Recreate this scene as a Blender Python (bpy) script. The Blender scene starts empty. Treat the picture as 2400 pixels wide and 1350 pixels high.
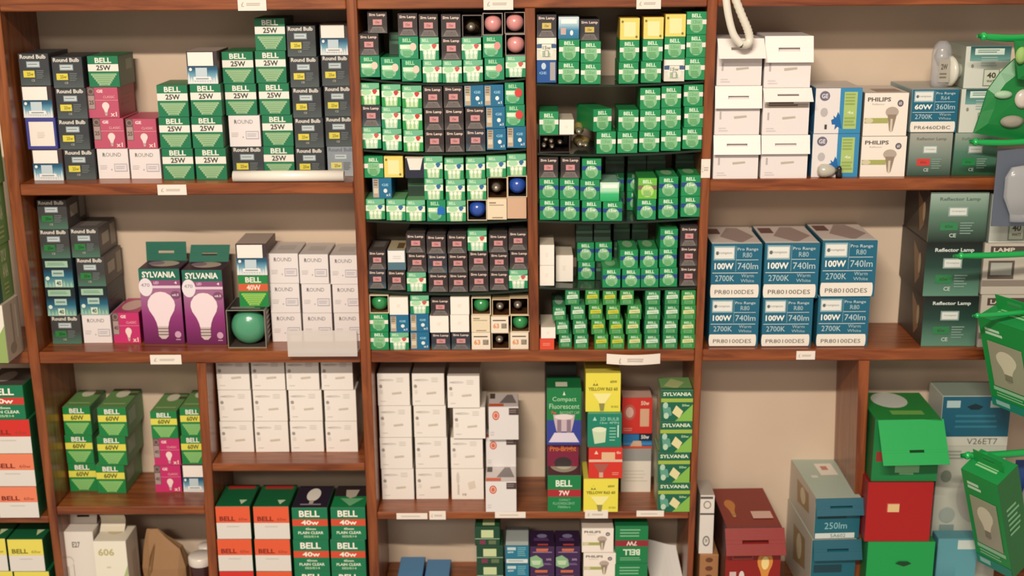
import bpy, math, random
from mathutils import Matrix, Vector, Euler
random.seed(7)
sc = bpy.context.scene
COL = sc.collection
R = math.radians
# ------------------------------------------------------------------ camera, world, lights, exposure
CZ = 1.62                      # eye height
D = 1.88                       # camera to the front plane of the shelves (y = 0)
T = .142                       # depth of the shelves
FPX, PITCH, ROLL, YAW = 2964.7, .26781, -.00775, .01207
def _rot(v):
    x, y, z = v
    c, s = math.cos(ROLL), math.sin(ROLL); x, z = c*x - s*z, s*x + c*z
    c, s = math.cos(PITCH), math.sin(PITCH); y, z = c*y + s*z, -s*y + c*z
    c, s = math.cos(YAW), math.sin(YAW); return Vector((c*x - s*y, s*x + c*y, z))
def ray(px, py): return _rot(((px-1200)/FPX, 1, -(py-675)/FPX))
def at(px, py, Y=0):           # photo point on the vertical plane y = Y
    r = ray(px, py); t = (D+Y)/r.y
    return Vector((r.x*t, Y, CZ + r.z*t))
def depth_on(px, py, z):       # depth of a photo point lying on the horizontal plane z
    r = ray(px, py); t = (z-CZ)/r.z
    return r.y*t - D
cd = bpy.data.cameras.new('camera'); cam = bpy.data.objects.new('camera', cd); COL.objects.link(cam)
rx, ry, rz = _rot((1,0,0)), _rot((0,1,0)), _rot((0,0,1))
cam.matrix_world = Matrix(((rx.x, rz.x, -ry.x, 0), (rx.y, rz.y, -ry.y, -D), (rx.z, rz.z, -ry.z, CZ), (0,0,0,1)))
cd.sensor_width = 36; cd.lens = FPX*36/2400; cd.clip_start = .05
cd.dof.use_dof = True; cd.dof.focus_distance = 1.72; cd.dof.aperture_fstop = 4.0
sc.camera = cam
w = bpy.data.worlds.new('room_light'); sc.world = w; w.use_nodes = True
w.node_tree.nodes['Background'].inputs[0].default_value = (1, .84, .72, 1)
w.node_tree.nodes['Background'].inputs[1].default_value = .3
def tube_light(name, loc, sx, sy, power, col=(1, .88, .755)):
    l = bpy.data.lights.new(name, 'AREA'); l.shape = 'RECTANGLE'; l.size = sx; l.size_y = sy; l.energy = power; l.color = col
    o = bpy.data.objects.new(name, l); COL.objects.link(o); o.location = loc
    o.rotation_euler = (Vector((-.1, 0, CZ-.6)) - Vector(loc)).to_track_quat('-Z', 'Y').to_euler()
tube_light('ceiling_and_fill_light', (-.42, -2.65, CZ+1.31), 1.1, .05, 71)
tube_light('ceiling_and_fill_light', (-.9, -4.6, CZ+1.5), 1.2, .3, 24)  # second lamp, added behind the camera for soft fill
sc.view_settings.view_transform = 'Standard'; sc.view_settings.look = 'None'
sc.view_settings.gamma = 1; sc.view_settings.use_curve_mapping = False
sc.view_settings.exposure = 0.42
# ------------------------------------------------------------------ colours and materials
def lin(h):
    if not isinstance(h, str): return h
    h = h.lstrip('#'); o = []
    for i in (0, 2, 4):
        c = int(h[i:i+2], 16)/255
        o.append(c/12.92 if c <= .04045 else ((c+.055)/1.055)**2.4)
    return (*o, 1)
def newmat(name):
    m = bpy.data.materials.new(name); m.use_nodes = True
    nt = m.node_tree; return m, nt, nt.nodes, nt.links, nt.nodes['Principled BSDF']
def print_mat(name, rough, coat=0, bump=.03):
    m, nt, N, L, b = newmat(name)
    a = N.new('ShaderNodeAttribute'); a.attribute_name = 'ink'
    L.new(a.outputs['Color'], b.inputs['Base Color'])
    b.inputs['Roughness'].default_value = rough; b.inputs['Coat Weight'].default_value = coat; b.inputs['Coat Roughness'].default_value = .25
    tc = N.new('ShaderNodeTexCoord'); n = N.new('ShaderNodeTexNoise'); n.inputs['Scale'].default_value = 45
    bp = N.new('ShaderNodeBump'); bp.inputs['Strength'].default_value = bump*5; bp.inputs['Distance'].default_value = .001
    L.new(tc.outputs['Object'], n.inputs['Vector']); L.new(n.outputs['Fac'], bp.inputs['Height']); L.new(bp.outputs['Normal'], b.inputs['Normal'])
    return m
CARD = print_mat('printed_card', .5, .12)
GLOSSY = print_mat('glossy_print', .3, .4)
PAPER = print_mat('matt_paper', .75)
ENAMEL = print_mat('bulb_enamel', .12, .9, 0)
METAL = print_mat('cap_metal', .3); METAL.node_tree.nodes['Principled BSDF'].inputs['Metallic'].default_value = .8
def wood(name, along, c0='#5c240c', c1='#a4592a'):
    m, nt, N, L, b = newmat(name)
    tc = N.new('ShaderNodeTexCoord'); mp = N.new('ShaderNodeMapping')
    sc_ = {'x': (1.3, 14, 14), 'z': (14, 14, 1.3)}[along]
    mp.inputs['Scale'].default_value = sc_
    n = N.new('ShaderNodeTexNoise'); n.inputs['Scale'].default_value = 5; n.inputs['Detail'].default_value = 8; n.inputs['Distortion'].default_value = 1.2
    r = N.new('ShaderNodeValToRGB'); r.color_ramp.elements[0].color = lin(c0); r.color_ramp.elements[0].position = .25
    r.color_ramp.elements[1].color = lin(c1); r.color_ramp.elements[1].position = .7
    n2 = N.new('ShaderNodeTexNoise'); n2.inputs['Scale'].default_value = 1.4
    mx = N.new('ShaderNodeMix'); mx.data_type = 'RGBA'; mx.blend_type = 'MULTIPLY'; mx.inputs[0].default_value = .35
    L.new(tc.outputs['Object'], mp.inputs['Vector']); L.new(mp.outputs[0], n.inputs['Vector']); L.new(n.outputs['Fac'], r.inputs[0])
    L.new(tc.outputs['Object'], n2.inputs['Vector']); L.new(r.outputs[0], mx.inputs[6]); L.new(n2.outputs['Color'], mx.inputs[7])
    L.new(mx.outputs[2], b.inputs['Base Color'])
    b.inputs['Roughness'].default_value = .38; b.inputs['Coat Weight'].default_value = .3; b.inputs['Coat Roughness'].default_value = .2
    return m
WOOD_H = wood('varnished_wood_along', 'x'); WOOD_V = wood('varnished_wood_upright', 'z')
def wall_mat():
    m, nt, N, L, b = newmat('cream_wall_paint')
    tc = N.new('ShaderNodeTexCoord'); n = N.new('ShaderNodeTexNoise'); n.inputs['Scale'].default_value = 3.5; n.inputs['Detail'].default_value = 5
    r = N.new('ShaderNodeValToRGB'); r.color_ramp.elements[0].color = lin('#c9b49c'); r.color_ramp.elements[0].position = .3
    r.color_ramp.elements[1].color = lin('#d6c3ac'); r.color_ramp.elements[1].position = .7
    L.new(tc.outputs['Object'], n.inputs['Vector']); L.new(n.outputs['Fac'], r.inputs[0]); L.new(r.outputs[0], b.inputs['Base Color'])
    b.inputs['Roughness'].default_value = .8; return m
WALL = wall_mat()
def clear(name, col, rough, mixw, tint=(1,1,1,1)):       # thin clear plastic: part see-through, part milky gloss
    m, nt, N, L, b = newmat(name)
    b.inputs['Base Color'].default_value = lin(col); b.inputs['Roughness'].default_value = rough
    tr = N.new('ShaderNodeBsdfTransparent'); tr.inputs[0].default_value = tint
    mx = N.new('ShaderNodeMixShader'); mx.inputs[0].default_value = mixw
    out = N['Material Output']; L.new(tr.outputs[0], mx.inputs[1]); L.new(b.outputs[0], mx.inputs[2]); L.new(mx.outputs[0], out.inputs[0])
    return m
FROST = clear('frosted_plastic', '#ddd6cf', .3, .62)
BLISTER = clear('clear_blister_plastic', '#c9ccd0', .12, .38)
SHELFGLASS = clear('smoky_shelf_acrylic', '#2e3a30', .12, .7, (.7, .85, .75, 1))
# ------------------------------------------------------------------ mesh builder with printed ink
_txt = {}
def text_mesh(s, bold):
    k = (s, bold)
    if k not in _txt:
        c = bpy.data.curves.new('t', 'FONT'); c.body = s; c.resolution_u = 2; c.offset = .03 if bold else 0
        o = bpy.data.objects.new('t', c); COL.objects.link(o)
        dg = bpy.context.evaluated_depsgraph_get(); me = bpy.data.meshes.new_from_object(o.evaluated_get(dg))
        vs = [(v.co.x, v.co.y) for v in me.vertices]; fs = [tuple(p.vertices) for p in me.polygons]
        x0 = min(v[0] for v in vs); x1 = max(v[0] for v in vs); y0 = min(v[1] for v in vs); y1 = max(v[1] for v in vs)
        _txt[k] = ([((x-x0)/(x1-x0), 1-(y-y0)/(y1-y0)) for x, y in vs], fs)
        bpy.data.objects.remove(o); bpy.data.curves.remove(c); bpy.data.meshes.remove(me)
    return _txt[k]
class MB:
    def __init__(s): s.v = []; s.f = []; s.c = []; s.sm = []
    def poly(s, pts, col, smooth=False):
        n = len(s.v); s.v += [tuple(p) for p in pts]; s.f.append(tuple(range(n, n+len(pts))))
        s.c.append([lin(c) for c in col] if isinstance(col, list) else [lin(col)]*len(pts)); s.sm.append(smooth)
    def mesh(s, vs, fs, col, smooth=False):
        n = len(s.v); s.v += [tuple(p) for p in vs]; col = lin(col)
        for f in fs: s.f.append(tuple(n+i for i in f)); s.c.append([col]*len(f)); s.sm.append(smooth)
    def box(s, x0, x1, y0, y1, z0, z1, col, bev=.0008, M=None, cols=None):
        b = min(bev, (x1-x0)/3, (y1-y0)/3, (z1-z0)/3)
        P = {}; vs = []
        X = (x0, x1); Y = (y0, y1); Z = (z0, z1)
        for i in (0,1):
            for j in (0,1):
                for k in (0,1):
                    for a in range(3):
                        p = [X[i], Y[j], Z[k]]; o = [b if t == 0 else -b for t in (i,j,k)]
                        for q in range(3):
                            if q != a: p[q] += o[q]
                        P[i,j,k,a] = len(vs); vs.append(Vector(p))
        fs = []
        for a, (u, v) in ((0,(1,2)), (1,(2,0)), (2,(0,1))):
            for sd in (0,1):
                f = []
                for uu, vv in ((0,0),(1,0),(1,1),(0,1)):
                    k = [0,0,0]; k[a] = sd; k[u] = uu; k[v] = vv; f.append(P[(*k, a)])
                fs.append(f if sd else f[::-1])
        for a, (u, v) in ((0,(1,2)), (1,(2,0)), (2,(0,1))):       # edges along axis a
            for uu in (0,1):
                for vv in (0,1):
                    k = [0,0,0]; k[u] = uu; k[v] = vv; k2 = list(k); k2[a] = 1
                    f = [P[(*k,u)], P[(*k2,u)], P[(*k2,v)], P[(*k,v)]]
                    fs.append(f if uu == vv else f[::-1])
        for i in (0,1):
            for j in (0,1):
                for k in (0,1): fs.append([P[i,j,k,0], P[i,j,k,1], P[i,j,k,2]] if (i+j+k) % 2 else [P[i,j,k,2], P[i,j,k,1], P[i,j,k,0]])
        if M: vs = [M @ p for p in vs]
        s.mesh(vs, fs, col)
    def lathe(s, prof, col, n=28, M=None, smooth=True, cols=None):   # prof: (radius, axial) along +y
        vs = []; fs = []
        for r, y in prof:
            for i in range(n):
                a = 2*math.pi*i/n; vs.append(Vector((r*math.cos(a), y, r*math.sin(a))))
        for j in range(len(prof)-1):
            for i in range(n): fs.append([j*n+i, j*n+(i+1) % n, (j+1)*n+(i+1) % n, (j+1)*n+i])
        if M: vs = [M @ p for p in vs]
        s.mesh(vs, fs, col, smooth)
    def tube(s, pts, r, col, n=10, rib=0):
        pts = [Vector(p) for p in pts]; vs = []; fs = []; up = Vector((.1, 1, .05)).normalized()
        for j, p in enumerate(pts):
            t = (pts[min(j+1, len(pts)-1)] - pts[max(j-1, 0)]).normalized(); a = t.cross(up).normalized(); b = t.cross(a)
            rr = (r[j] if isinstance(r, list) else r)*(1+(rib if j % 2 else 0))
            for i in range(n): q = 2*math.pi*i/n; vs.append(p + a*rr*math.cos(q) + b*rr*math.sin(q))
        for j in range(len(pts)-1):
            for i in range(n): fs.append([j*n+i, j*n+(i+1) % n, (j+1)*n+(i+1) % n, (j+1)*n+i])
        fs.append(list(range(n))); fs.append(list(range((len(pts)-1)*n, len(pts)*n)))
        s.mesh(vs, fs, col, True)
    def build(s, name, parent=None, mat=None):
        me = s.data(name, mat); o = bpy.data.objects.new(name, me); COL.objects.link(o); o.parent = parent; return o
    def data(s, name, mat=None):
        me = bpy.data.meshes.new(name); me.from_pydata(s.v, [], s.f)
        at_ = me.color_attributes.new('ink', 'FLOAT_COLOR', 'CORNER')
        flat = [x for cs in s.c for c in cs for x in c]; at_.data.foreach_set('color', flat)
        me.polygons.foreach_set('use_smooth', s.sm); me.materials.append(mat or CARD); me.update(); return me
class Art:                      # prints flat ink on one face; u to the right, v downwards, both 0..1
    def __init__(s, mb, o, U, V, N, lift=.0001): s.mb, s.o, s.U, s.V, s.N, s.k, s.lift = mb, Vector(o), Vector(U), Vector(V), Vector(N), 1, lift
    def p(s, u, v): return s.o + s.U*u + s.V*v + s.N*(s.lift*s.k)
    def R(s, u0, v0, u1, v1, c, c2=None):
        s.mb.poly([s.p(u0,v0), s.p(u0,v1), s.p(u1,v1), s.p(u1,v0)], [c, c2, c2, c] if c2 else c); s.k += 1
    def G(s, u0, v0, u1, v1, stops):                  # stops: [(v, colour)...]
        for (a, ca), (b, cb) in zip(stops, stops[1:]):
            s.mb.poly([s.p(u0,v0+(v1-v0)*a), s.p(u0,v0+(v1-v0)*b), s.p(u1,v0+(v1-v0)*b), s.p(u1,v0+(v1-v0)*a)], [ca, cb, cb, ca])
        s.k += 1
    def P(s, pts, c): s.mb.poly([s.p(*q) for q in pts], c); s.k += 1
    def E(s, cu, cv, ru, rv, c, n=20): s.P([(cu+ru*math.cos(2*math.pi*i/n), cv+rv*math.sin(2*math.pi*i/n)) for i in range(n)], c)
    def T(s, t, u0, v0, u1, v1, c, bold=True, flip=False):
        vs, fs = text_mesh(t, bold)
        s.mb.mesh([s.p(u1-(u1-u0)*a, v1-(v1-v0)*b) if flip else s.p(u0+(u1-u0)*a, v0+(v1-v0)*b) for a, b in vs], fs, c); s.k += 1
    def L(s, u0, v0, u1, v1, c, n=4, fill=.45):       # rows of print too small to read
        rr = random.Random(n*7+int(u0*100))
        for i in range(n):
            a = v0+(v1-v0)*i/n; e = u1-(u1-u0)*rr.uniform(0, .25)
            s.R(u0, a, e, a+(v1-v0)/n*fill, c)
    def bulb(s, cu, cv, ru, rv, c, cap):              # printed bulb picture, cap downwards
        pts = [(0,-1),(.35,-.95),(.7,-.75),(.95,-.4),(1,-.1),(.9,.25),(.6,.7),(.45,1.05),(.4,1.3),(-.4,1.3),(-.45,1.05),(-.6,.7),(-.9,.25),(-1,-.1),(-.95,-.4),(-.7,-.75),(-.35,-.95)]
        s.P([(cu+ru*x, cv+rv*y) for x, y in pts], c)
        s.P([(cu+ru*x, cv+rv*y) for x, y in ((-.38,1.3),(.38,1.3),(.36,1.95),(.15,2.15),(-.15,2.15),(-.36,1.95))], cap)
        for q in (1.42, 1.62, 1.82): s.R(cu-ru*.38, cv+rv*q, cu+ru*.38, cv+rv*(q+.07), '#6d6258')
# ------------------------------------------------------------------ printed faces
GRN = '#08744a'; GR2 = '#0a8a4a'; LGR = '#94b688'; WHT = '#e9e2d6'; OFF = '#ded7cc'
def trap(a, c, v0=.56, v1=.95, rows=6, w0=.84, w1=.36, tc='#6ea274'):
    st = []
    for i in range(rows):
        f = i/(rows-1); w = w0+(w1-w0)*f; y = v0+(v1-v0)*i/rows; y2 = v0+(v1-v0)*(i+1)/rows
        st.append((w, y, y2))
    a.P([p for w, y, y2 in st for p in ((.5-w/2, y), (.5-w/2, y2))] + [p for w, y, y2 in st[::-1] for p in ((.5+w/2, y2), (.5+w/2, y))], c)
    for w, y, y2 in st: a.R(.5-w/2+.06, y+(y2-y)*.35, .5+w/2-.06, y+(y2-y)*.6, tc)
def f_bell(watt, band, tcol, base=GRN, tr=LGR, bt='#e8e6d8'):
    def f(a):
        a.R(0, 0, 1, 1, base); a.T('BELL', .24, .05, .78, .22, bt)
        a.R(0, .26, 1, .49, band); a.T(watt, .27, .29, .75, .46, tcol); trap(a, tr)
    return f
def f_bell_s(watt, band, tcol, base='#0c8a50', tr='#86bd8c', bt='#d7ecd0'):
    def f(a):
        a.R(0, 0, 1, 1, base); a.T('BELL', .25, .08, .75, .25, bt)
        a.R(0, .34, 1, .55, band); a.E(.5, .62, .34, .3, tr); a.R(.2, .3, .8, .6, tr) if band == WHT else None
        if band == WHT: a.R(0, .36, .2, .55, band); a.R(.8, .36, 1, .55, band)
        a.T(watt, .3, .36, .72, .52, tcol); a.L(.28, .6, .75, .88, '#4f9e5c', 4)
    return f
def f_round(tag, base='#34383b', low='#4a5554', txt='#d6d2c6', tt='#857b2c'):
    def f(a):
        a.G(0, 0, 1, 1, [(0, base), (.55, base), (1, low)])
        a.T('Round Bulb', .05, .03, .92, .16, txt); a.R(.25, .24, .7, .43, '#93a3a6'); a.R(.28, .27, .67, .4, '#c2cccc')
        a.R(.3, .31, .62, .345, '#7f8b8d'); a.R(.12, .53, .5, .74, tag); a.T('25w', .24, .58, .46, .69, tt)
        a.L(.56, .52, .82, .8, '#6c7574', 5); a.T('CE', .38, .8, .5, .87, '#a5a59a')
    return f
def f_star(a):          # white and blue burst with a tuck flap of bare white card
    a.G(0, .4, 1, 1, [(0, '#2b3b46'), (.25, '#155a7c'), (.6, '#6fa3b6'), (1, '#dfe2dd')]); a.R(0, 0, 1, .42, '#3a2f30')
    for i in range(12):
        x = i/12; hgt = .62+.2*abs(math.sin(i*2.3)); a.P([(x, 1), (x+.042, hgt), (x+.084, 1)], '#d9dedc')
    a.R(.28, .5, .66, .8, '#bccdd3'); a.R(.2, .78, .78, .9, '#e6e6e2'); a.R(.28, .82, .7, .86, '#8b9a9c'); a.E(.12, .55, .05, .05, '#eceae2')
    a.R(.05, .02, .88, .44, '#efe6dc')
def f_star_dark(a):
    a.G(0, 0, 1, 1, [(0, '#0b1a1d'), (.35, '#0c2430'), (.62, '#15607c'), (1, '#7fb3a6')])
    a.R(.08, .08, .86, .3, '#9bc0a3'); a.L(.16, .14, .8, .25, '#6f8f7a', 2); a.R(.28, .4, .7, .62, '#a9c6b8'); a.R(.33, .48, .65, .54, '#6f8c84')
    for i in range(8):
        x = i/8; a.P([(x, 1), (x+.06, .72+.1*abs(math.sin(i*1.9))), (x+.12, 1)], '#94bda8')
    a.E(.13, .68, .07, .07, '#d6e4d2'); a.R(.38, .73, .62, .97, '#cfe0c8'); a.T('40', .42, .77, .58, .93, '#36504a')
def f_blueborder(a): a.R(0, 0, 1, 1, '#3c3f8c'); a.R(.1, .12, .93, .9, '#e6dfd3'); a.L(.36, .45, .64, .66, '#cfc8bd', 4)
def f_rounded(a):
    a.R(0, 0, 1, 1, '#e3dcd9'); a.T('ROUND', .18, .13, .78, .26, '#70696a', False); a.T('R', .18, .13, .27, .26, '#5a4f50')
    a.R(.53, .5, .95, .76, '#97939a'); a.R(.545, .52, .935, .74, '#dcd6d6'); a.L(.58, .58, .9, .7, '#b3aeb2', 2); a.L(.07, .54, .3, .7, '#cdc6c4', 3); a.T('x', .42, .67, .46, .71, '#86807f')
def f_ge(watt='25', base='#b9506a', hi='#e8a5aa'):
    def f(a):
        a.R(0, 0, 1, 1, base); a.R(0, 0, .24, .72, '#6b5450'); a.E(.12, .13, .1, .1, '#8f7c76'); a.E(.12, .13, .07, .07, '#5d4744'); a.R(.02, .27, .22, .7, '#a58f88'); a.T(watt, .04, .42, .2, .56, '#5b4642')
        a.T('GE', .32, .07, .52, .17, '#f4dfda'); a.T('CLASSIC', .52, .27, .9, .35, '#f0b9bb', False); a.R(.24, .41, 1, .425, hi)
        a.bulb(.58, .62, .12, .14, '#ecd3cd', '#e0bdb8'); a.T('x1', .72, .8, .93, .95, '#f2cfca')
    return f
def f_lgrey(a): f_round('#d8d276', '#8d959c', '#9ea4a4', '#666e78')(a)
def f_white(a):         # white own-label carton with faint swoosh
    a.R(0, 0, 1, 1, '#ebe5dc'); a.E(.28, .2, .23, .035, '#bdb9b2'); a.E(.36, .205, .16, .025, '#d3cec6'); a.L(.6, .13, .84, .29, '#c9c3ba', 3, .35)
    a.E(.1, .39, .05, .055, '#9b958d'); a.R(.07, .5, .16, .62, '#dcd5cb'); a.P([(.44, .59), (.74, .56), (.75, .62), (.45, .65)], '#c9bfae'); a.L(.08, .84, .3, .9, '#d5cec4', 1)
def f_white_bulb(a):
    a.R(0, 0, 1, 1, '#ece6dc'); a.E(.2, .3, .05, .2, '#cfc8bc'); a.R(.18, .5, .24, .85, '#c6beb0'); a.P([(.5, .45), (.72, .38), (.76, .62), (.55, .68)], '#d8d0be'); a.T('10', .34, .8, .46, .88, '#8b8478')
def f_ph(a):            # white carton, orange roundel, brown corner block
    a.R(0, 0, 1, 1, '#dfdbd8'); a.E(.24, .26, .12, .14, '#c9593a'); a.E(.24, .26, .085, .1, '#e5c9bd'); a.E(.24, .26, .06, .075, '#cf6a4b')
    a.R(.68, .03, 1, .24, '#4a3a38'); a.L(.7, .08, .98, .2, '#8c7d79', 2); a.L(.05, .75, .2, .9, '#cdc8c8', 2)
def t_ph(a): a.R(0, 0, 1, 1, '#cfc6c2'); a.R(.02, .0, .2, .4, '#4b3d3c'); a.P([(.35, .75), (.62, .1), (.8, .1), (.95, .75)], '#79706e'); a.R(0, .8, .5, 1, '#cf5a34')
def f_whitebox(a): a.R(0, 0, 1, 1, '#efe9dd'); a.L(.38, .4, .62, .6, '#e0d8c9', 3)
def f_cream(a): a.R(0, 0, 1, 1, '#e3d3b4'); a.L(.1, .16, .5, .25, '#8a7a5c', 1, .7); a.R(.1, .28, .85, .32, '#9d8e70'); a.R(.25, .88, .8, .93, '#8e7d5f')
def f_tan(a): a.R(0, 0, 1, 1, '#cda98a')
def f_creamo(a): a.R(0, 0, 1, 1, '#e8dcc6'); a.R(.1, .2, .86, .27, '#4f4036'); a.T('63', .12, .42, .46, .72, '#d9894f'); a.R(.6, .42, .9, .72, '#7b6d60'); a.L(.62, .45, .88, .7, '#b5a792', 3)
def f_sign(tag='#c98c8c', base='#2e2524', low='#4f4a48', tt='#dcc6b8'):
    def f(a):
        a.G(0, 0, 1, 1, [(0, base), (.6, base), (1, low)]); a.T('Sign Lamp', .08, .08, .92, .24, tt)
        a.R(.27, .36, .74, .62, tag); a.T('15w', .4, .43, .62, .55, '#8a5454' if tag == '#c98c8c' else '#7a6a3a')
        a.P([(.25, .7), (.75, .7), (.92, .97), (.08, .97)], '#77706b'); a.E(.54, .78, .03, .03, '#2a2423'); a.L(.2, .76, .8, .95, '#5c5653', 3)
    return f
def f_bell3(dot='#c65a56', base='#108a56', wash='#aad2b6'):
    def f(a):
        a.R(0, 0, 1, 1, base); a.P([(.05, 0), (1, 0), (1, .2), (.5, .35), (.05, .35)], '#6cb48c'); a.T('BELL', .12, .06, .48, .2, '#c5e6c0')
        a.R(0, .3, 1, .58, '#e4ecd4'); a.E(.32, .42, .26, .13, '#a9d8ab'); a.P([(.62, .34), (.9, .34), (.8, .5), (.7, .5)], dot); a.E(.76, .36, .13, .08, dot)
        a.P([(.15, .58), (.85, .58), (.8, 1), (.2, 1)], wash)
        for x in (.29, .5, .71): a.E(x, .68, .085, .1, '#f0efdc'); a.R(x-.05, .78, x+.05, .95, '#d3e4c0')
    return f
def f_bell1(dot='#e6c8b4'):
    def f(a):
        a.R(0, 0, 1, 1, '#10885a'); a.T('BELL', .2, .08, .66, .25, '#a9dbab'); a.E(.42, .68, .36, .26, '#80bd94'); a.R(.06, .36, .62, .56, '#c7e5bf'); a.T('15w', .12, .4, .45, .53, '#f4f3e2')
        a.E(.74, .46, .17, .18, dot); a.L(.2, .64, .7, .9, '#4ea866', 4)
    return f
def f_blue(a):
    a.R(0, 0, 1, 1, '#12688e'); a.R(.03, .06, .33, .94, '#b3a289'); a.L(.07, .1, .29, .42, '#6c6152', 3); a.R(.06, .5, .3, .75, '#d3c6ab'); a.T('GE', .5, .28, .85, .4, '#8cc4dc'); a.E(.68, .62, .1, .1, '#dfe6e2'); a.T('x1', .7, .75, .92, .88, '#d0dfe2')
def f_yellow(a): a.R(0, 0, 1, 1, '#e2d06a'); a.R(.2, .18, .8, .85, '#efe2a4'); a.E(.12, .16, .06, .06, '#7a7038'); a.E(.85, .86, .06, .06, '#7a7038')
def f_bigred(a): f_bell1('#cf3a38')(a); a.E(.72, .46, .2, .2, '#d13a36')
def f_bluesq(a): f_bell1('#0b6fc0')(a); a.R(.56, .38, .96, .68, '#0b67b8')
def f_shiny(a): a.G(0, 0, 1, 1, [(0, '#cfe6d2'), (.45, '#a8dfba'), (.6, '#35b873'), (1, '#10a35b')]); a.R(.1, .1, .92, .3, '#eaf3e6')
def f_candle(band='#cfe3cb', tc='#2f6b4a', base='#1c7f48'):
    def f(a):
        a.R(0, 0, 1, 1, base); a.T('BELL', .22, .1, .8, .26, '#bfe0c0'); a.P([(.12, .34), (.88, .3), (.9, .56), (.1, .6)], band); a.T('CANDLE', .2, .4, .82, .52, tc, False); a.R(.2, .66, .8, .9, '#6fae74'); a.L(.24, .7, .76, .88, '#3d8450', 3)
    return f
def f_lidw(col):         # coloured half over a white half
    def f(a): a.R(0, 0, 1, .5, col); a.R(0, .5, 1, 1, '#dcd7cf'); a.T('BELL', .1, .3, .56, .44, '#7a2316' if col != '#e3d65a' else '#6e6a2a'); a.T('60w', .66, .34, .92, .43, '#96402c' if col != '#e3d65a' else '#8a8438', False); a.L(.3, .6, .74, .66, '#c5bfb6', 1)
    return f
def f_bell40(w, band='#cf4a2c', base=GRN, three=True):
    def f(a):
        a.R(0, 0, 1, 1, base); a.T('BELL', .2, .08, .78, .28, '#efebdd'); a.R(0, .35, 1, .56, band); a.T(w, .25, .38, .75, .53, '#f0e6d6')
        a.T('45mm', .36, .62, .66, .69, '#cfe2c6'); a.T('PLAIN CLEAR', .15, .73, .87, .82, '#d5e6cc'); a.T('SES/E14', .3, .86, .73, .93, '#a9cfa8')
    return f
def t_bulbpic(bg, fg='#e6e0d2', edge=GRN):
    def f(a): a.R(0, 0, 1, 1, bg); a.E(.5, .42, .2, .3, fg); a.R(.44, .68, .56, .85, '#b3a89a'); a.R(.2, .84, .8, .9, '#8a7f86')
    return f
def t_green(a): a.R(0, 0, 1, 1, '#0d5e35'); a.R(.1, .02, .92, .2, '#a8322a'); a.P([(.62, .72), (.86, .72), (.74, .92)], '#bcd3b0')
def t_greeny(a): a.R(0, 0, 1, 1, '#0e5c36'); a.P([(.66, .6), (.88, .6), (.76, .85)], '#c9d6a8')
def t_60(a): a.R(0, 0, 1, 1, '#5d8a4c'); a.R(0, 0, 1, .12, '#3a2b24'); a.E(.5, .3, .24, .2, '#c8c6ae'); a.R(.72, .25, 1, .38, '#43392a'); a.R(.1, .8, .9, .86, '#8fae70')
def s_60(a): a.R(0, 0, 1, 1, '#4f8a55'); a.R(.1, .2, .5, .7, '#8aa88a')
def f_syl(a):
    a.G(0, 0, 1, 1, [(0, '#8a3a6a'), (.3, '#a06a8c'), (.62, '#8e2f74'), (1, '#5c0c46')]); a.R(0, 0, 1, .15, '#0c6652'); a.T('SYLVANIA', .08, .035, .9, .115, '#eeeadc')
    a.R(0, .15, 1, .22, '#8c4a74'); a.T('LED', .35, .165, .48, .2, '#d9b4cc'); a.T('4', .86, .165, .92, .2, '#efe0e6'); a.R(0, .22, 1, .255, '#dcc3d2')
    a.E(.15, .24, .17, .12, '#e4dade'); a.T('470', .04, .19, .25, .235, '#7d6c78', False); a.bulb(.5, .5, .34, .2, '#ead8da', '#cbb8b4')
    a.E(.87, .34, .12, .05, '#7a4868'); a.T('x6.5', .78, .325, .95, .355, '#e3ccd8'); a.E(.86, .87, .08, .045, '#c79ab4'); a.R(.8, .93, .92, .945, '#b98aa6')
def t_syl(a): a.R(0, 0, 1, 1, '#3d1c2e'); a.E(.52, .5, .36, .3, '#b3a290'); a.E(.3, .45, .2, .2, '#8b6f7c')
def f_crom(a, w='100W', lm='740lm', code='PR80100DES', k='2700K', rn='R80'):
    B = '#12627c'; W_ = '#cfdcda'
    a.R(0, 0, 1, 1, B); a.R(.04, .03, .46, .29, '#8faeb4'); a.R(.06, .06, .44, .26, '#e3e4dc'); a.T('Crompton', .1, .13, .4, .19, '#5c6a6c', False); a.E(.11, .16, .03, .035, '#5c6a6c')
    a.T('Pro Range', .51, .06, .92, .13, W_, False); a.T(rn, .62, .15, .8, .24, '#a9c4c8', False); a.R(.49, .28, .93, .29, W_); a.R(.48, .03, .49, .5, '#7fa4ae')
    a.T(w, .06, .34, .44, .46, '#eef0e6'); a.T(lm, .52, .34, .93, .46, '#bdd2d4', False); a.R(.02, .52, .93, .532, W_)
    a.T(k, .08, .57, .46, .68, '#b7cfd2', False); a.T('Warm', .6, .545, .85, .61, '#a8c4c8', False); a.T('White', .59, .64, .86, .7, '#a8c4c8', False)
    a.R(.01, .74, .94, .985, '#e9e3d6'); a.E(.01, .86, .02, .12, '#e9e3d6', 10); a.E(.94, .86, .02, .12, '#e9e3d6', 10); a.T(code, .08, .84, .86, .92, '#4c4a46', False)
def f_crom60(a): f_crom(a, '60W', '360lm', 'PR6460DBC', '2700K', 'R64')
def t_crom(a): a.R(0, 0, 1, 1, '#d3c6bb'); a.P([(.25, .6), (.5, .1), (.72, .1), (.95, .6), (.6, .95)], '#a08c84'); a.R(.05, .15, .3, .45, '#6a4742'); a.R(0, .92, 1, 1, '#d9e0da')
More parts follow.
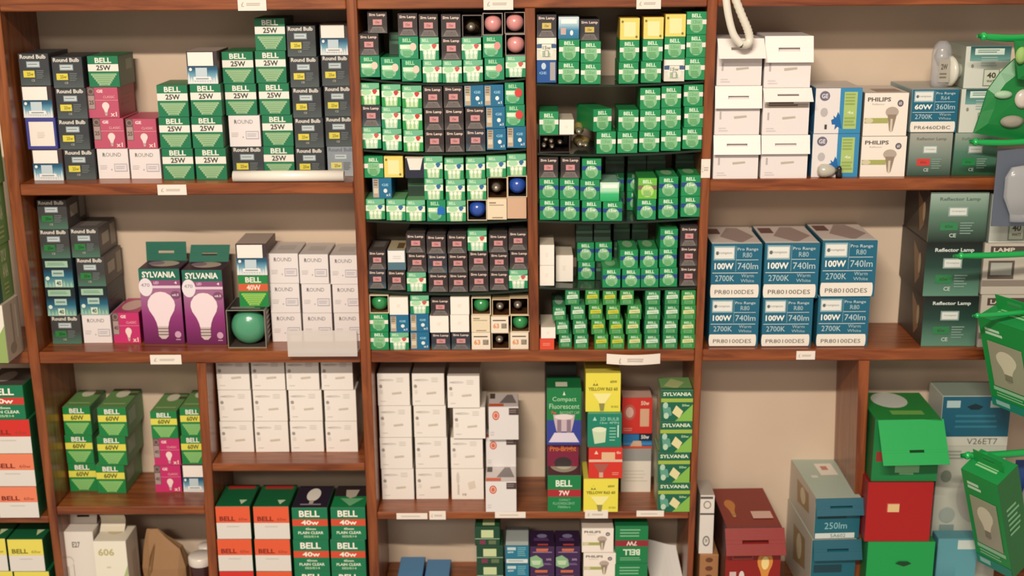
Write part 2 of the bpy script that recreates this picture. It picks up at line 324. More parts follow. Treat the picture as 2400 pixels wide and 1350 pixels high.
def f_refl(tag, top, mid, low, txt='#c9d2cc'):
    def f(a):
        a.G(0, 0, 1, 1, [(0, top), (.45, mid), (1, low)]); a.T('Reflector Lamp', .16, .1, .86, .19, txt); a.R(.32, .29, .66, .48, '#8fa39c'); a.R(.345, .315, .635, .455, '#d6dcd4'); a.T('Crompton', .38, .36, .61, .4, '#68756f', False)
        a.R(.2, .6, .5, .76, tag); a.T('60w', .28, .65, .42, .71, '#2c3a30', False); a.L(.54, .6, .78, .86, '#7d9a8c', 5); a.T('CE', .36, .82, .48, .9, '#b4c4b8')
    return f
def s_refl(a): a.G(0, 0, 1, 1, [(0, '#241a18'), (.5, '#4a423a'), (1, '#33281f')]); a.P([(.55, .1), (.8, .3), (.85, .7), (.7, .9), (.62, .5)], '#8a6a4c'); a.E(.82, .45, .05, .2, '#b59a74')
def f_ge2(a):
    a.R(0, 0, 1, 1, '#e2dcd8'); a.E(.2, .17, .11, .11, '#6d6a7c'); a.T('GE', .13, .12, .27, .22, '#d8d3d6'); a.E(.2, .53, .08, .1, '#b7b2b0')
    a.R(.53, 0, 1, 1, '#2f86b4'); a.P([(.36, .7), (.42, .67), (.4, .6), (.46, .65), (.5, .52), (.54, .6), (.6, .9), (.5, .85), (.44, .92), (.45, .8), (.38, .8)], '#0f63a4')
    a.R(.62, .08, .9, .9, '#a9c070'); a.L(.64, .12, .88, .4, '#8aa356', 4); a.T('4x', .7, .5, .84, .57, '#dfe7bd'); a.L(.64, .64, .88, .86, '#8fa85c', 3); a.T('1', .22, .8, .27, .9, '#3c3a3e')
def f_phil(a):
    a.R(0, 0, 1, 1, '#ece3d6'); a.T('PHILIPS', .07, .1, .6, .2, '#5a534e'); a.T('Reflector', .18, .24, .46, .28, '#a49a8d', False); a.E(.82, .24, .07, .08, '#5f5a64'); a.T('60', .785, .2, .855, .28, '#cfc9c6')
    a.R(.02, .58, .56, .7, '#a4a85c'); a.E(.12, .64, .1, .06, '#cfc6a4'); a.E(.64, .44, .15, .12, '#b0a294'); a.P([(.54, .5), (.75, .5), (.68, .88), (.6, .88)], '#8f7f6c'); a.R(.615, .6, .665, .9, '#cfc2ac')
def f_forty(a):
    a.R(0, 0, 1, 1, '#cfd2c6'); a.G(.1, 0, 1, .35, [(0, '#0c4a4e'), (1, '#6fa39c')]); a.R(.2, .05, .85, .2, '#d3e4d6'); a.L(.26, .08, .8, .17, '#6a8a80', 2); a.L(.35, .25, .75, .5, '#9fb8ae', 4)
    a.R(.42, .54, .78, .95, '#7d8a78'); a.R(.44, .56, .76, .93, '#c4cbb8'); a.T('40', .5, .62, .7, .76, '#4a4238'); a.T('WATT', .5, .8, .71, .86, '#5d574a'); a.E(.16, .46, .03, .04, '#8a8a80')
def f_lampw(a): a.R(0, 0, 1, 1, '#b9b2a4'); a.R(.12, .06, 1, .2, '#4a3f38'); a.T('LAMP', .18, .09, .6, .17, '#cfc4b2'); a.R(.1, .34, .62, .7, '#5a5048'); a.R(.15, .38, .57, .62, '#a9aca0'); a.R(0, .72, 1, .84, '#857b70')
def f_cfl(a):
    a.R(0, 0, 1, .56, '#0f7a40'); a.R(0, .56, 1, 1, '#2f3f96'); a.T('Compact', .16, .15, .86, .25, '#b8dcb4', False); a.T('Fluorescent', .07, .27, .95, .36, '#b8dcb4', False); a.T('7w', .12, .4, .28, .45, '#d4533a'); a.T('BAYONET CAP', .38, .4, .95, .45, '#9fc99f', False); a.P([(.46, .12), (.5, .05), (.54, .12)], '#cfe2c6')
    a.P([(.18, .46), (.82, .46), (.78, .6), (.72, .76), (.28, .76), (.22, .6)], '#c6b2b8'); a.E(.5, .5, .27, .05, '#e0d4cf'); a.R(.3, .55, .42, .78, '#8a7484'); a.R(.58, .55, .7, .78, '#8a7484'); a.P([(.05, .95), (.22, .78), (.78, .78), (.95, .95)], '#d8cfdc')
def f_maroon(a): a.R(0, 0, 1, 1, '#7c1c3c'); a.T('Pro-Bright', .08, .12, .92, .42, '#c9702c'); a.E(.5, .85, .28, .25, '#33282a')
def t_silver(a): a.R(0, 0, 1, 1, '#4a2c30'); a.E(.5, .45, .45, .42, '#a39c84'); a.E(.5, .45, .28, .28, '#cdc8b4')
def f_r63(base='#e4d94a', ink='#7c7424', pic='#efe79a'):
    def f(a): a.R(0, 0, 1, 1, base); a.P([(.2, .32), (.28, .18), (.36, .32)], ink); a.E(.28, .25, .035, .05, base); a.T('60W', .7, .18, .9, .25, ink); a.T('YELLOW R63 60', .07, .36, .92, .45, ink); a.P([(.2, .52), (.75, .52), (.55, .78), (.4, .78)], pic); a.P([(.38, .78), (.55, .78), (.52, .98), (.42, .98)], '#8f8a4a'); a.T('BC/B22', .74, .84, .94, .89, ink, False)
    return f
def f_teal(a): a.R(0, 0, 1, 1, '#0f7f64'); a.P([(.14, .2), (.2, .08), (.26, .2)], '#a5d2c0'); a.T('2D BULB', .36, .1, .92, .2, '#9ed0bc', False); a.T('16w 4PIN', .36, .23, .92, .3, '#9ed0bc', False); a.P([(.12, .45), (.55, .42), (.52, .85), (.2, .9)], '#c3d6b2'); a.E(.34, .47, .21, .08, '#dbe4c4'); a.R(.88, .33, .92, .7, '#c4ddcf'); a.L(.64, .4, .85, .85, '#7dbca4', 5)
def f_redr(a): a.R(0, 0, 1, 1, '#cf2f22'); a.R(0, .38, 1, .46, '#d9b9a0'); a.R(.38, .14, .78, .42, '#ddb48c'); a.T('40w', .82, .1, .96, .2, '#e8b89c'); a.P([(.16, .2), (.22, .08), (.28, .2)], '#ecc9b4'); a.P([(.14, .52), (.6, .52), (.44, .8), (.3, .8)], '#a5574a'); a.R(.31, .8, .43, .97, '#cfa48c'); a.L(.7, .8, .94, .92, '#e2927c', 2)
def f_redb(a): a.R(0, 0, 1, 1, '#cc2d22'); a.E(.25, .4, .2, .22, '#b85a4c'); a.E(.25, .4, .13, .15, '#d3a89a'); a.R(.6, .3, .9, .8, '#d6a888'); a.T('50w', .62, .08, .9, .2, '#e9c5b0'); a.L(.05, .84, .4, .95, '#e09080', 2)
def f_blue50(a): a.R(0, 0, 1, .6, '#1f6fa8'); a.R(.55, 0, 1, .5, '#101d30'); a.T('50w', .62, .12, .9, .38, '#d8dfe0'); a.R(0, .6, 1, .78, '#3c86bc'); a.P([(.2, .95), (.35, .5), (.62, .5), (.66, .95)], '#cfae8e'); a.R(0, .85, 1, 1, '#c84f35')
def f_greyw(a): a.R(0, 0, 1, .28, '#9a9a96'); a.R(0, .28, 1, 1, '#e2dcce'); a.L(.1, .5, .9, .8, '#cfc7b5', 4, .3)
def f_sylg(a):
    a.R(0, 0, 1, 1, '#0b6145'); a.T('SYLVANIA', .06, .06, .95, .18, '#d7e3c6'); a.R(0, .26, 1, .38, '#9bb343'); a.P([(.45, 1), (1, .45), (1, 1)], '#7fb54a'); a.P([(.05, .5), (.3, .55), (.35, .8), (.1, .9)], '#5d9a86'); a.E(.14, .48, .08, .1, '#a8c9b4')
    a.P([(.35, .72), (.48, .48), (.7, .68), (.58, .9)], '#dcd49c'); a.T('50w', .66, .44, .9, .52, '#a9cf9c'); a.E(.17, .82, .08, .1, '#b6cfb4')
def t_sylg(a): a.R(0, 0, 1, 1, '#6f9a5c'); a.P([(.1, .7), (.4, .1), (.8, .4), (.5, .9)], '#a8b478'); a.R(0, .85, 1, 1, '#2f6a48')
def f_dgreen(a): a.R(0, 0, 1, 1, '#14442c'); a.R(.25, .14, .75, .56, '#c3cf9c'); a.R(0, .6, 1, .64, '#9db896'); a.R(.18, .7, .42, .92, '#7c2f4a'); a.R(.55, .7, .85, .92, '#5f6f4c')
def f_cromt(a): a.R(0, 0, 1, 1, '#1f7590'); a.R(.08, .08, .45, .24, '#bcd0ce'); a.T('60W', .1, .3, .36, .4, '#cfe0dc'); a.L(.52, .08, .9, .6, '#74b0ba', 5); a.R(.04, .72, .96, .94, '#d5dcd4'); a.L(.12, .8, .9, .9, '#8a9a98', 1)
def f_hal(a): a.R(0, 0, 1, 1, '#3b1f4c'); a.L(.25, .06, .78, .17, '#e07a4a', 2, .7); a.R(.1, .18, .9, .2, '#b79ab0'); a.P([(0, .38), (.25, .3), (.5, .45), (.55, .7), (.3, .8), (0, .7)], '#86b184'); a.P([(.05, .5), (.45, .5), (.4, .66), (.1, .66)], '#b9d3ac'); a.T('30%', .66, .42, .88, .5, '#a994b4'); a.L(.55, .6, .9, .68, '#8d76a0', 2); a.L(.2, .86, .8, .96, '#e07a4a', 2, .7)
def t_hal(a): a.R(0, 0, 1, 1, '#2c1738'); a.E(.5, .35, .22, .12, '#7f7a9a'); a.L(.15, .5, .85, .7, '#6a4d80', 2); a.R(.3, .85, .75, .95, '#b5473a')
def f_bell7i(a): a.R(0, 0, 1, 1, '#0c7a42'); a.T('BELL', .24, .62, .76, .78, '#d8e8cf', flip=True); a.R(0, .38, 1, .54, '#8e2430'); a.T('7W', .34, .4, .66, .52, '#e6d6cc', flip=True); a.L(.14, .08, .86, .32, '#79b88a', 3); a.L(.15, .84, .85, .94, '#79b88a', 2)
def f_bell7(a): a.R(0, 0, 1, 1, '#0c7c42'); a.T('BELL', .24, .12, .74, .3, '#e3eedb'); a.R(0, .38, 1, .58, '#a5232c'); a.T('7W', .34, .41, .66, .55, '#f0dcd4'); a.T('COMPACT', .34, .64, .68, .7, '#8fcaa0', False); a.T('FLUORESCENT', .16, .73, .82, .8, '#8fcaa0', False); a.T('7000hrs', .3, .83, .68, .9, '#8fcaa0', False)
def f_wflap(a): a.R(0, 0, 1, 1, '#e4ddd9'); a.R(.03, .33, .97, .42, '#b9ab9d'); a.L(.12, .3, .78, .4, '#6a5a4c', 2, .6); a.R(.1, .52, .14, .68, '#b4adab'); a.P([(.42, .62), (.7, .6), (.71, .64), (.43, .67)], '#b8b0a0'); a.L(.08, .85, .3, .95, '#d4cccb', 2)
def f_darkback(a): a.R(0, 0, 1, 1, '#173424'); a.R(.1, .1, .9, .3, '#2c5a3e'); a.R(0, .38, 1, .52, '#3f6a4e')  # green box print darkened: back-row shade put into the ink
def f_redplain(a): a.R(0, 0, 1, 1, '#d94a2f'); a.L(.2, .4, .8, .7, '#e88c74', 2)
def f_teal250(a): a.R(0, 0, 1, 1, '#13606f'); a.R(.06, .38, .7, .5, '#0c3a44'); a.T('250lm', .22, .6, .72, .76, '#8fc0c6', False); a.R(.02, .86, .9, .99, '#cbd6cf'); a.T('5A602', .36, .88, .7, .97, '#4d6a70', False)
def f_darkred(a): a.R(0, 0, 1, 1, '#8a150c'); a.R(.12, .2, .5, .38, '#a8453a'); a.R(.14, .22, .48, .36, '#7c120c'); a.T('BELL', .22, .25, .42, .32, '#b86a5c', False); a.bulb(.72, .42, .14, .14, '#d38a3a', '#b5702c'); a.E(.72, .42, .07, .08, '#ecd48c'); a.R(.08, .52, .2, .66, '#cdb2ac'); a.E(.3, .58, .05, .07, '#d8cdc6'); a.T('12w Flame', .1, .74, .4, .8, '#c98a7c', False); a.T('Warm White 2000k', .1, .84, .56, .9, '#c98a7c', False)
def f_bggreen(a): a.R(0, 0, 1, 1, '#0d7a3c'); a.R(.05, .52, .25, .68, '#8e2a1c'); a.T('100w', .38, .56, .7, .66, '#cfe0b8', False); a.R(.35, .74, .72, .86, '#7fb884'); a.L(.42, .86, .64, .93, '#7fb884', 1)
def f_red(a): a.R(0, 0, 1, 1, '#a8100e'); a.R(.31, .35, .5, .5, '#c9574a'); a.R(.325, .365, .5, .5, '#dcbb84')
def f_gslot(a): a.R(0, 0, 1, 1, '#129a48')
def f_606(a): a.R(0, 0, 1, 1, '#e6e2cf'); a.T('606', .12, .12, .62, .24, '#b9b07a'); a.L(.35, .42, .5, .48, '#c9c4b0', 1); a.P([(.78, 1), (.85, .6), (1, .4), (1, 1)], '#a9b77c'); a.P([(.86, 1), (.92, .7), (1, .55), (1, 1)], '#e6e2cf')
def f_e27(a): a.R(0, 0, 1, 1, '#e2dbd0'); a.T('E27', .3, .15, .56, .24, '#7a746c'); a.R(.1, .45, .12, 1, '#8a857e'); a.R(.28, .5, .3, 1, '#a19c94'); a.E(.15, .45, .16, .08, '#c9c2b6'); a.E(.15, .47, .14, .07, '#e2dbd0')
def f_white5(a): f_bell_s('15w', WHT, '#7a8c80', '#d9d6c8', '#e8e2d2')(a); a.R(.08, .02, .92, .26, '#f0e9dc'); a.R(.0, .28, .25, .45, '#3a5a84'); a.R(.75, .28, 1, .45, '#3a5a84'); a.R(.4, .55, .6, .85, '#8f9a94'); a.R(.43, .58, .57, .82, '#dad6c6')
def f_pblue(a): a.R(0, 0, 1, 1, '#0f4f94'); a.R(.68, .08, .95, .9, '#a39f9c'); a.T('GE', .12, .5, .5, .62, '#8db4d4'); a.E(.35, .25, .12, .15, '#bcd0dc')
def f_paled(a): a.G(0, 0, 1, 1, [(0, '#cfd9dc'), (.35, '#9fc0cc'), (.6, '#2f7fa4'), (1, '#1b6a90')]); a.R(.12, .1, .9, .3, '#e8ebe8'); a.R(.1, .5, .36, .8, '#c3a49c'); a.E(.64, .72, .08, .12, '#e3e6e2')
def f_label(a): a.R(0, 0, 1, 1, '#4c6f7c'); a.R(.02, .04, .96, .62, '#e6e4de'); a.L(.3, .3, .8, .5, '#cfccc6', 2)
def f_blueend(a): a.R(0, 0, 1, 1, '#2a6ca4'); a.R(.2, .3, .7, .6, '#4a8cc0')
# key: (w, h, d mm, side colour, front, top, side, object name, words for the label)
DES = {
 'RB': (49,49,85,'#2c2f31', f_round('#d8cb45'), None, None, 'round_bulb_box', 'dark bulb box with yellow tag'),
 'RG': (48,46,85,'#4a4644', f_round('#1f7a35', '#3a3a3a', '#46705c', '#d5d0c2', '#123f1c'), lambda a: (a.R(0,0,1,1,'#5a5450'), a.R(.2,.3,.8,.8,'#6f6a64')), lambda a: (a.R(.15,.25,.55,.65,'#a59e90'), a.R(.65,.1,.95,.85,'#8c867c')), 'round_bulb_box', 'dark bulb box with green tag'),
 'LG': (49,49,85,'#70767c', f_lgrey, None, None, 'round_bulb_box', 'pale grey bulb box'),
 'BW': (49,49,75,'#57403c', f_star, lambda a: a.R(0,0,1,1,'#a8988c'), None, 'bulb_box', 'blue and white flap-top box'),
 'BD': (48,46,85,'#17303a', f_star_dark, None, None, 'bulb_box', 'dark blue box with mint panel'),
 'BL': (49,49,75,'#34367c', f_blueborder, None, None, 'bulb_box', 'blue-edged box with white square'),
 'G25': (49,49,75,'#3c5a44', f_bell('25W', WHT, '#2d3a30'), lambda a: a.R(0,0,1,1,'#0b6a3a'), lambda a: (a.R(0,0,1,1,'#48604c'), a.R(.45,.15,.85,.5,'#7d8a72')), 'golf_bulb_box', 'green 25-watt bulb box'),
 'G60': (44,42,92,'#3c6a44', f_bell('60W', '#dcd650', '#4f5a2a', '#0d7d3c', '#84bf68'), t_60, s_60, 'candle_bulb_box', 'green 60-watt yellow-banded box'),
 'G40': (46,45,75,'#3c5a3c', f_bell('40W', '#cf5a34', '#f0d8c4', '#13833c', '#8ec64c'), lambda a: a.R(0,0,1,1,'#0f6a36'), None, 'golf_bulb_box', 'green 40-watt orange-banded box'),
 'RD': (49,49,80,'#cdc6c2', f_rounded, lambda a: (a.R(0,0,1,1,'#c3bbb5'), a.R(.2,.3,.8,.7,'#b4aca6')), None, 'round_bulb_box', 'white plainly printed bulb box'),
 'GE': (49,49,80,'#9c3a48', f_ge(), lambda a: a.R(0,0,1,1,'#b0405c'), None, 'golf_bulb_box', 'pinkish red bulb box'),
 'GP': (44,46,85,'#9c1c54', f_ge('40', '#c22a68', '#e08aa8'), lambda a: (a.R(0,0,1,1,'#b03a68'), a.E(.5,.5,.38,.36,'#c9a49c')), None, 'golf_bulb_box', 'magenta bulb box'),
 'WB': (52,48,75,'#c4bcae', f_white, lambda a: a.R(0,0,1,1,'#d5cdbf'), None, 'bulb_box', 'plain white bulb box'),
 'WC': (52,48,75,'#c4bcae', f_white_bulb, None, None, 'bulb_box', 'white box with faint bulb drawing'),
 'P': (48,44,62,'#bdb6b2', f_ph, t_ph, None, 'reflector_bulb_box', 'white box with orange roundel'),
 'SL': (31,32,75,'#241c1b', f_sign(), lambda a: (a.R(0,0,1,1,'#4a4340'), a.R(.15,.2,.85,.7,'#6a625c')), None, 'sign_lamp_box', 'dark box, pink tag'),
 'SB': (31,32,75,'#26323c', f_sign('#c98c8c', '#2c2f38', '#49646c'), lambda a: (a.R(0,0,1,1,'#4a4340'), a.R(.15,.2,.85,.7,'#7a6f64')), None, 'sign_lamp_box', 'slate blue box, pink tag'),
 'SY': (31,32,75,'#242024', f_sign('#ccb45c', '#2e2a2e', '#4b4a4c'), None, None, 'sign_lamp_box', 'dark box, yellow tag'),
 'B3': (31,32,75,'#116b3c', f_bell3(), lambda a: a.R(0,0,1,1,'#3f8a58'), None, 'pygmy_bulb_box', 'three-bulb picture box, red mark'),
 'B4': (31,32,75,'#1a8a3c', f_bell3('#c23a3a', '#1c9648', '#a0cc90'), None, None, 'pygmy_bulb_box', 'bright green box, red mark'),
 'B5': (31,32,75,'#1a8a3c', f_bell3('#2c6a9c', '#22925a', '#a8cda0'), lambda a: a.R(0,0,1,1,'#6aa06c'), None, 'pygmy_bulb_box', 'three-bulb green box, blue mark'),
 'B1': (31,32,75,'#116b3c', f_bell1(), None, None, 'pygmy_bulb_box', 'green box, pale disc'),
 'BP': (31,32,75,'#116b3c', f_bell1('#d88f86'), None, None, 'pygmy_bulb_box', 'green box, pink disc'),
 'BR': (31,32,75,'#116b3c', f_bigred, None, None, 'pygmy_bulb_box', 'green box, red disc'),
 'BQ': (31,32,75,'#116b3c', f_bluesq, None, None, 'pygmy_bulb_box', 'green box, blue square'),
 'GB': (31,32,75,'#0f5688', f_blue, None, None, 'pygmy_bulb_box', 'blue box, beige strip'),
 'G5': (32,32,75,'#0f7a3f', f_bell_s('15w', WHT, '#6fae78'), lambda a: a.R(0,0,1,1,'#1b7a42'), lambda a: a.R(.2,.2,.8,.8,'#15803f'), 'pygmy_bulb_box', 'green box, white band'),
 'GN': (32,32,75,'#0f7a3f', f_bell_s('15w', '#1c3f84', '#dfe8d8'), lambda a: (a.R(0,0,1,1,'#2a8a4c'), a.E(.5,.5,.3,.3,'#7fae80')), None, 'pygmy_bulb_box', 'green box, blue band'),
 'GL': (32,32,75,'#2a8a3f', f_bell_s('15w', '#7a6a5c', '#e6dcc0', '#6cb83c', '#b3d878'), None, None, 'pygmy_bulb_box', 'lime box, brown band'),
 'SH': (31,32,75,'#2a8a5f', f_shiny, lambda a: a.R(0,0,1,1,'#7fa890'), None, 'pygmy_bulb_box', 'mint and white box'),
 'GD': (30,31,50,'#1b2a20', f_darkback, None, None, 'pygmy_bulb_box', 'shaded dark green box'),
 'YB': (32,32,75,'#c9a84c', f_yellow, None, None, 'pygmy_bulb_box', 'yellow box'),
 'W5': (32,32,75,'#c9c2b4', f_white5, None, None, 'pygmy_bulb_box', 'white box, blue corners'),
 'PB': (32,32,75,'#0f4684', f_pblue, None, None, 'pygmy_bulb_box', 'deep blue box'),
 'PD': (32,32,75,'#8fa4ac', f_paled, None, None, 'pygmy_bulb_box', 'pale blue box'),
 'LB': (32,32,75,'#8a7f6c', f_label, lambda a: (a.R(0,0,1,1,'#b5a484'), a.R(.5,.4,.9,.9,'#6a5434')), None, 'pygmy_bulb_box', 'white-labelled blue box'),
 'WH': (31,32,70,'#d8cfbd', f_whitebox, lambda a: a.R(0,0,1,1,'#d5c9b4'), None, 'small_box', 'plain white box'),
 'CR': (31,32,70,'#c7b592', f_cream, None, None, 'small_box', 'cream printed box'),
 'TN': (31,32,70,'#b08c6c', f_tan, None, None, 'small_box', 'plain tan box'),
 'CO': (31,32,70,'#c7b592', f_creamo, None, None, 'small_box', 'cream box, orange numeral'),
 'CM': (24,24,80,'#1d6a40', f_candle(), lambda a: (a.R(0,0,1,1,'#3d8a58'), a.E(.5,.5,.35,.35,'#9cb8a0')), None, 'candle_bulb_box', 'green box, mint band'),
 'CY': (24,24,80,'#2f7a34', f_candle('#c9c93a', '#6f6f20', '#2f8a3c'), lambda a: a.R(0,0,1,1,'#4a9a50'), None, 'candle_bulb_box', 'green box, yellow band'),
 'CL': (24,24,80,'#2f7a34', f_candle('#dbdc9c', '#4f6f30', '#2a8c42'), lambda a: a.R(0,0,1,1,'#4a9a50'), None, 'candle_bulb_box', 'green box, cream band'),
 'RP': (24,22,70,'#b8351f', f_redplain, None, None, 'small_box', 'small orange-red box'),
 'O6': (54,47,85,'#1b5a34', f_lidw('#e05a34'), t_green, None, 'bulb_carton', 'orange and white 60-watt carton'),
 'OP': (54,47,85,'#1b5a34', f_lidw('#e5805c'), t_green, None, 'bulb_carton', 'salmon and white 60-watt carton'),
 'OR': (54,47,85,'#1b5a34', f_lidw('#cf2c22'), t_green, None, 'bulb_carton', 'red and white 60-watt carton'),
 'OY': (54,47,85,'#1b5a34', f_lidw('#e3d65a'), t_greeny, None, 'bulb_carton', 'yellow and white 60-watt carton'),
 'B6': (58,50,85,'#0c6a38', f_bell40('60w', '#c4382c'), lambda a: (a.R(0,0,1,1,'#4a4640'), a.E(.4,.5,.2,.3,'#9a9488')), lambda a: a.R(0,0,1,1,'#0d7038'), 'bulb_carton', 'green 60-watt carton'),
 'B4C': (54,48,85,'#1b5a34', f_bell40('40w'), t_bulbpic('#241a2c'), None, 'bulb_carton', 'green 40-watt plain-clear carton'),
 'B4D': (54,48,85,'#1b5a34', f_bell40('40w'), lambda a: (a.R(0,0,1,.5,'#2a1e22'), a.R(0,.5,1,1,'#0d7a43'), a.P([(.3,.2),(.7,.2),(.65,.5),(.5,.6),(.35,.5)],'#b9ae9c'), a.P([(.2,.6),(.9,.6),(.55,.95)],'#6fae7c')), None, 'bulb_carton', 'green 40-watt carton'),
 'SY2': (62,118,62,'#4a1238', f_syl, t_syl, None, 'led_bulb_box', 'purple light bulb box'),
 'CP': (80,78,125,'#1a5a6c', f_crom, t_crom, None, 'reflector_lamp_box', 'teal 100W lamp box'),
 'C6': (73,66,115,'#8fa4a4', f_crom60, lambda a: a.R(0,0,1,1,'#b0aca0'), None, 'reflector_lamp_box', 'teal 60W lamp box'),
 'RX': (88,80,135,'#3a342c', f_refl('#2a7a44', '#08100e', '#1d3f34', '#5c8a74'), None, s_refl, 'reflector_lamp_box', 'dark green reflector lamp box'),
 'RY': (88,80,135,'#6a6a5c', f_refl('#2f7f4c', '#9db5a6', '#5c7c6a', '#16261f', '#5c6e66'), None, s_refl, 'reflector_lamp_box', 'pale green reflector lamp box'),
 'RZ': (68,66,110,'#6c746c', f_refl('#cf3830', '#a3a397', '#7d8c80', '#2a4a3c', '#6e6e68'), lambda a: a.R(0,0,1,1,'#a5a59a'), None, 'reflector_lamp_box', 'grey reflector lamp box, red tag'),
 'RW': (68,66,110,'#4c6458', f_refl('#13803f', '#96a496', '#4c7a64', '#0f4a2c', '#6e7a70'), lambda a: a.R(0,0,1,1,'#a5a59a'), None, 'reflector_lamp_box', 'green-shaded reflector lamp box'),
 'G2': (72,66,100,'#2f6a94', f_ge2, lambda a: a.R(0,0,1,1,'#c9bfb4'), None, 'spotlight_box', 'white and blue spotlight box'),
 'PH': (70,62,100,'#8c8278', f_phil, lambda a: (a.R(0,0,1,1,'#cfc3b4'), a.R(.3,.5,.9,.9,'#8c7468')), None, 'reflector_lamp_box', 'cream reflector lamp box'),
 'PS': (48,42,85,'#b8b0a4', f_phil, lambda a: a.R(0,0,1,1,'#cfc3b4'), None, 'reflector_lamp_box', 'cream small-lamp box'),
 'F4': (66,62,90,'#8a9488', f_forty, None, None, 'bulb_box', 'mint and white 40-watt box'),
 'LW': (70,76,110,'#8f8a80', f_lampw, None, None, 'lamp_box', 'grey-white lamp box'),
 'CF': (53,80,55,'#0c5a34', f_cfl, lambda a: (a.R(0,0,1,1,'#0c6a38'), a.R(.25,.5,.6,.9,'#cfd3b8')), None, 'compact_fluorescent_box', 'green and blue compact fluorescent box'),
 'PM': (49,32,60,'#4c1228', f_maroon, None, None, 'halogen_lamp_box', 'maroon halogen box'),
 'B7': (53,52,85,'#0c5c34', f_bell7, t_silver, None, 'compact_fluorescent_box', 'green 7-watt lamp box'),
 'YR': (53,50,70,'#c4b83a', f_r63(), lambda a: a.R(0,0,1,1,'#c9bd4a'), None, 'reflector_bulb_box', 'yellow reflector bulb box'),
 'RR': (53,46,70,'#a52c20', f_redr, lambda a: a.R(0,0,1,1,'#b8402c'), None, 'reflector_bulb_box', 'red reflector bulb box'),
 'TE': (53,49,70,'#3c8a6c', f_teal, lambda a: (a.R(0,0,1,1,'#4a9a7c'), a.E(.4,.5,.4,.35,'#c3cfae')), None, 'bulb_box', 'teal lamp box'),
 'WG': (46,66,55,'#c4bcac', f_greyw, None, None, 'bulb_box', 'white box with grey top'),
 'B50': (46,24,55,'#1f5a84', f_blue50, None, None, 'halogen_lamp_box', 'blue 50-watt box'),
 'RH': (46,50,55,'#a52c20', f_redb, lambda a: a.R(0,0,1,1,'#c9a494'), None, 'halogen_lamp_box', 'red halogen box'),
 'SG': (50,46,60,'#5a7a50', f_sylg, t_sylg, lambda a: (a.R(0,0,1,1,'#7d8f6c'), a.R(.2,.2,.7,.8,'#a9b08c')), 'halogen_lamp_box', 'dark green and lime halogen box'),
 'DG': (40,33,60,'#0f3420', f_dgreen, lambda a: (a.R(0,0,1,1,'#1a5232'), a.R(.3,.4,.8,.9,'#b9c794')), None, 'bulb_box', 'dark green box, cream panel'),
 'CT': (36,33,70,'#1b5c70', f_cromt, lambda a: (a.R(0,0,1,1,'#9fa8a4'), a.R(0,.8,1,1,'#c4cdc8')), None, 'bulb_box', 'small teal box'),
 'HP': (38,50,60,'#2c1738', f_hal, t_hal, None, 'halogen_lamp_box', 'purple halogen bulb box'),
 'B7I': (49,72,60,'#0c5c34', f_bell7i, lambda a: a.R(0,0,1,1,'#0f6a3c'), None, 'compact_fluorescent_box', 'upside-down green 7-watt box'),
 'WF': (71,70,110,'#cfc8c4', f_wflap, lambda a: a.R(0,0,1,1,'#d5cdc8'), None, 'hanging_lamp_box', 'white box with drooping hang flap'),
 'BK': (54,60,60,'#14100f', lambda a: (a.R(0,0,1,1,'#171210'), a.R(.1,.6,.9,.8,'#2a2220')), None, None, 'bulb_box', 'black box'),
 'TB': (72,62,160,'#a39c88', f_teal250, lambda a: (a.R(0,0,1,1,'#a3b3a4'), a.R(.45,.15,.85,.45,'#dcd6c8'), a.R(.55,.22,.7,.32,'#b57a68'), a.R(.2,.45,.35,.52,'#c9cfc0')), lambda a: (a.R(0,0,1,1,'#bdb4a4'), a.P([(.3,.2),(.75,.15),(.8,.6),(.35,.75)],'#a0835c'), a.E(.55,.4,.1,.2,'#d3c3a0')), 'filament_lamp_box', 'teal 250 lumen box'),
 'DR': (92,90,150,'#3c1410', f_darkred, lambda a: (a.R(0,0,1,1,'#7a1e14'), a.bulb(.22,.45,.1,.14,'#b5702c','#c98a3a'), a.R(.55,.62,.92,.8,'#c9a494')), None, 'filament_lamp_box', 'dark red flame lamp box'),
 'BG': (104,92,120,'#0b5c2c', f_bggreen, lambda a: (a.R(0,0,1,1,'#1a7d34'), a.E(.42,.3,.28,.3,'#c0c4b8'), a.R(.3,.7,.8,.85,'#6aa24c')), None, 'lamp_box', 'large green lamp box'),
 'RE': (100,92,120,'#7a0c0c', f_red, None, None, 'lamp_box', 'large red box, cream sticker'),
 'GS': (104,90,120,'#0b6a30', f_gslot, None, None, 'lamp_box', 'large bright green box'),
 'WL': (60,100,60,'#cfc7b8', f_606, lambda a: (a.R(0,0,1,1,'#d8d0ba'), a.E(.5,.4,.25,.2,'#c3b98c')), lambda a: (a.R(0,0,1,1,'#c4bcae'), a.R(.4,.3,.8,.9,'#b0a898')), 'large_lamp_box', 'white tall box numbered 606'),
 'WE': (56,100,60,'#cfc7b8', f_e27, lambda a: a.R(0,0,1,1,'#d8d0c4'), None, 'large_lamp_box', 'white tall box marked E27'),
 'BE': (44,14,80,'#2a5c8c', f_blueend, lambda a: a.R(0,0,1,1,'#5a8cb4'), None, 'small_box', 'blue flat box'),
}
LOOK = {'carton': 'carton'}
_cache = {}
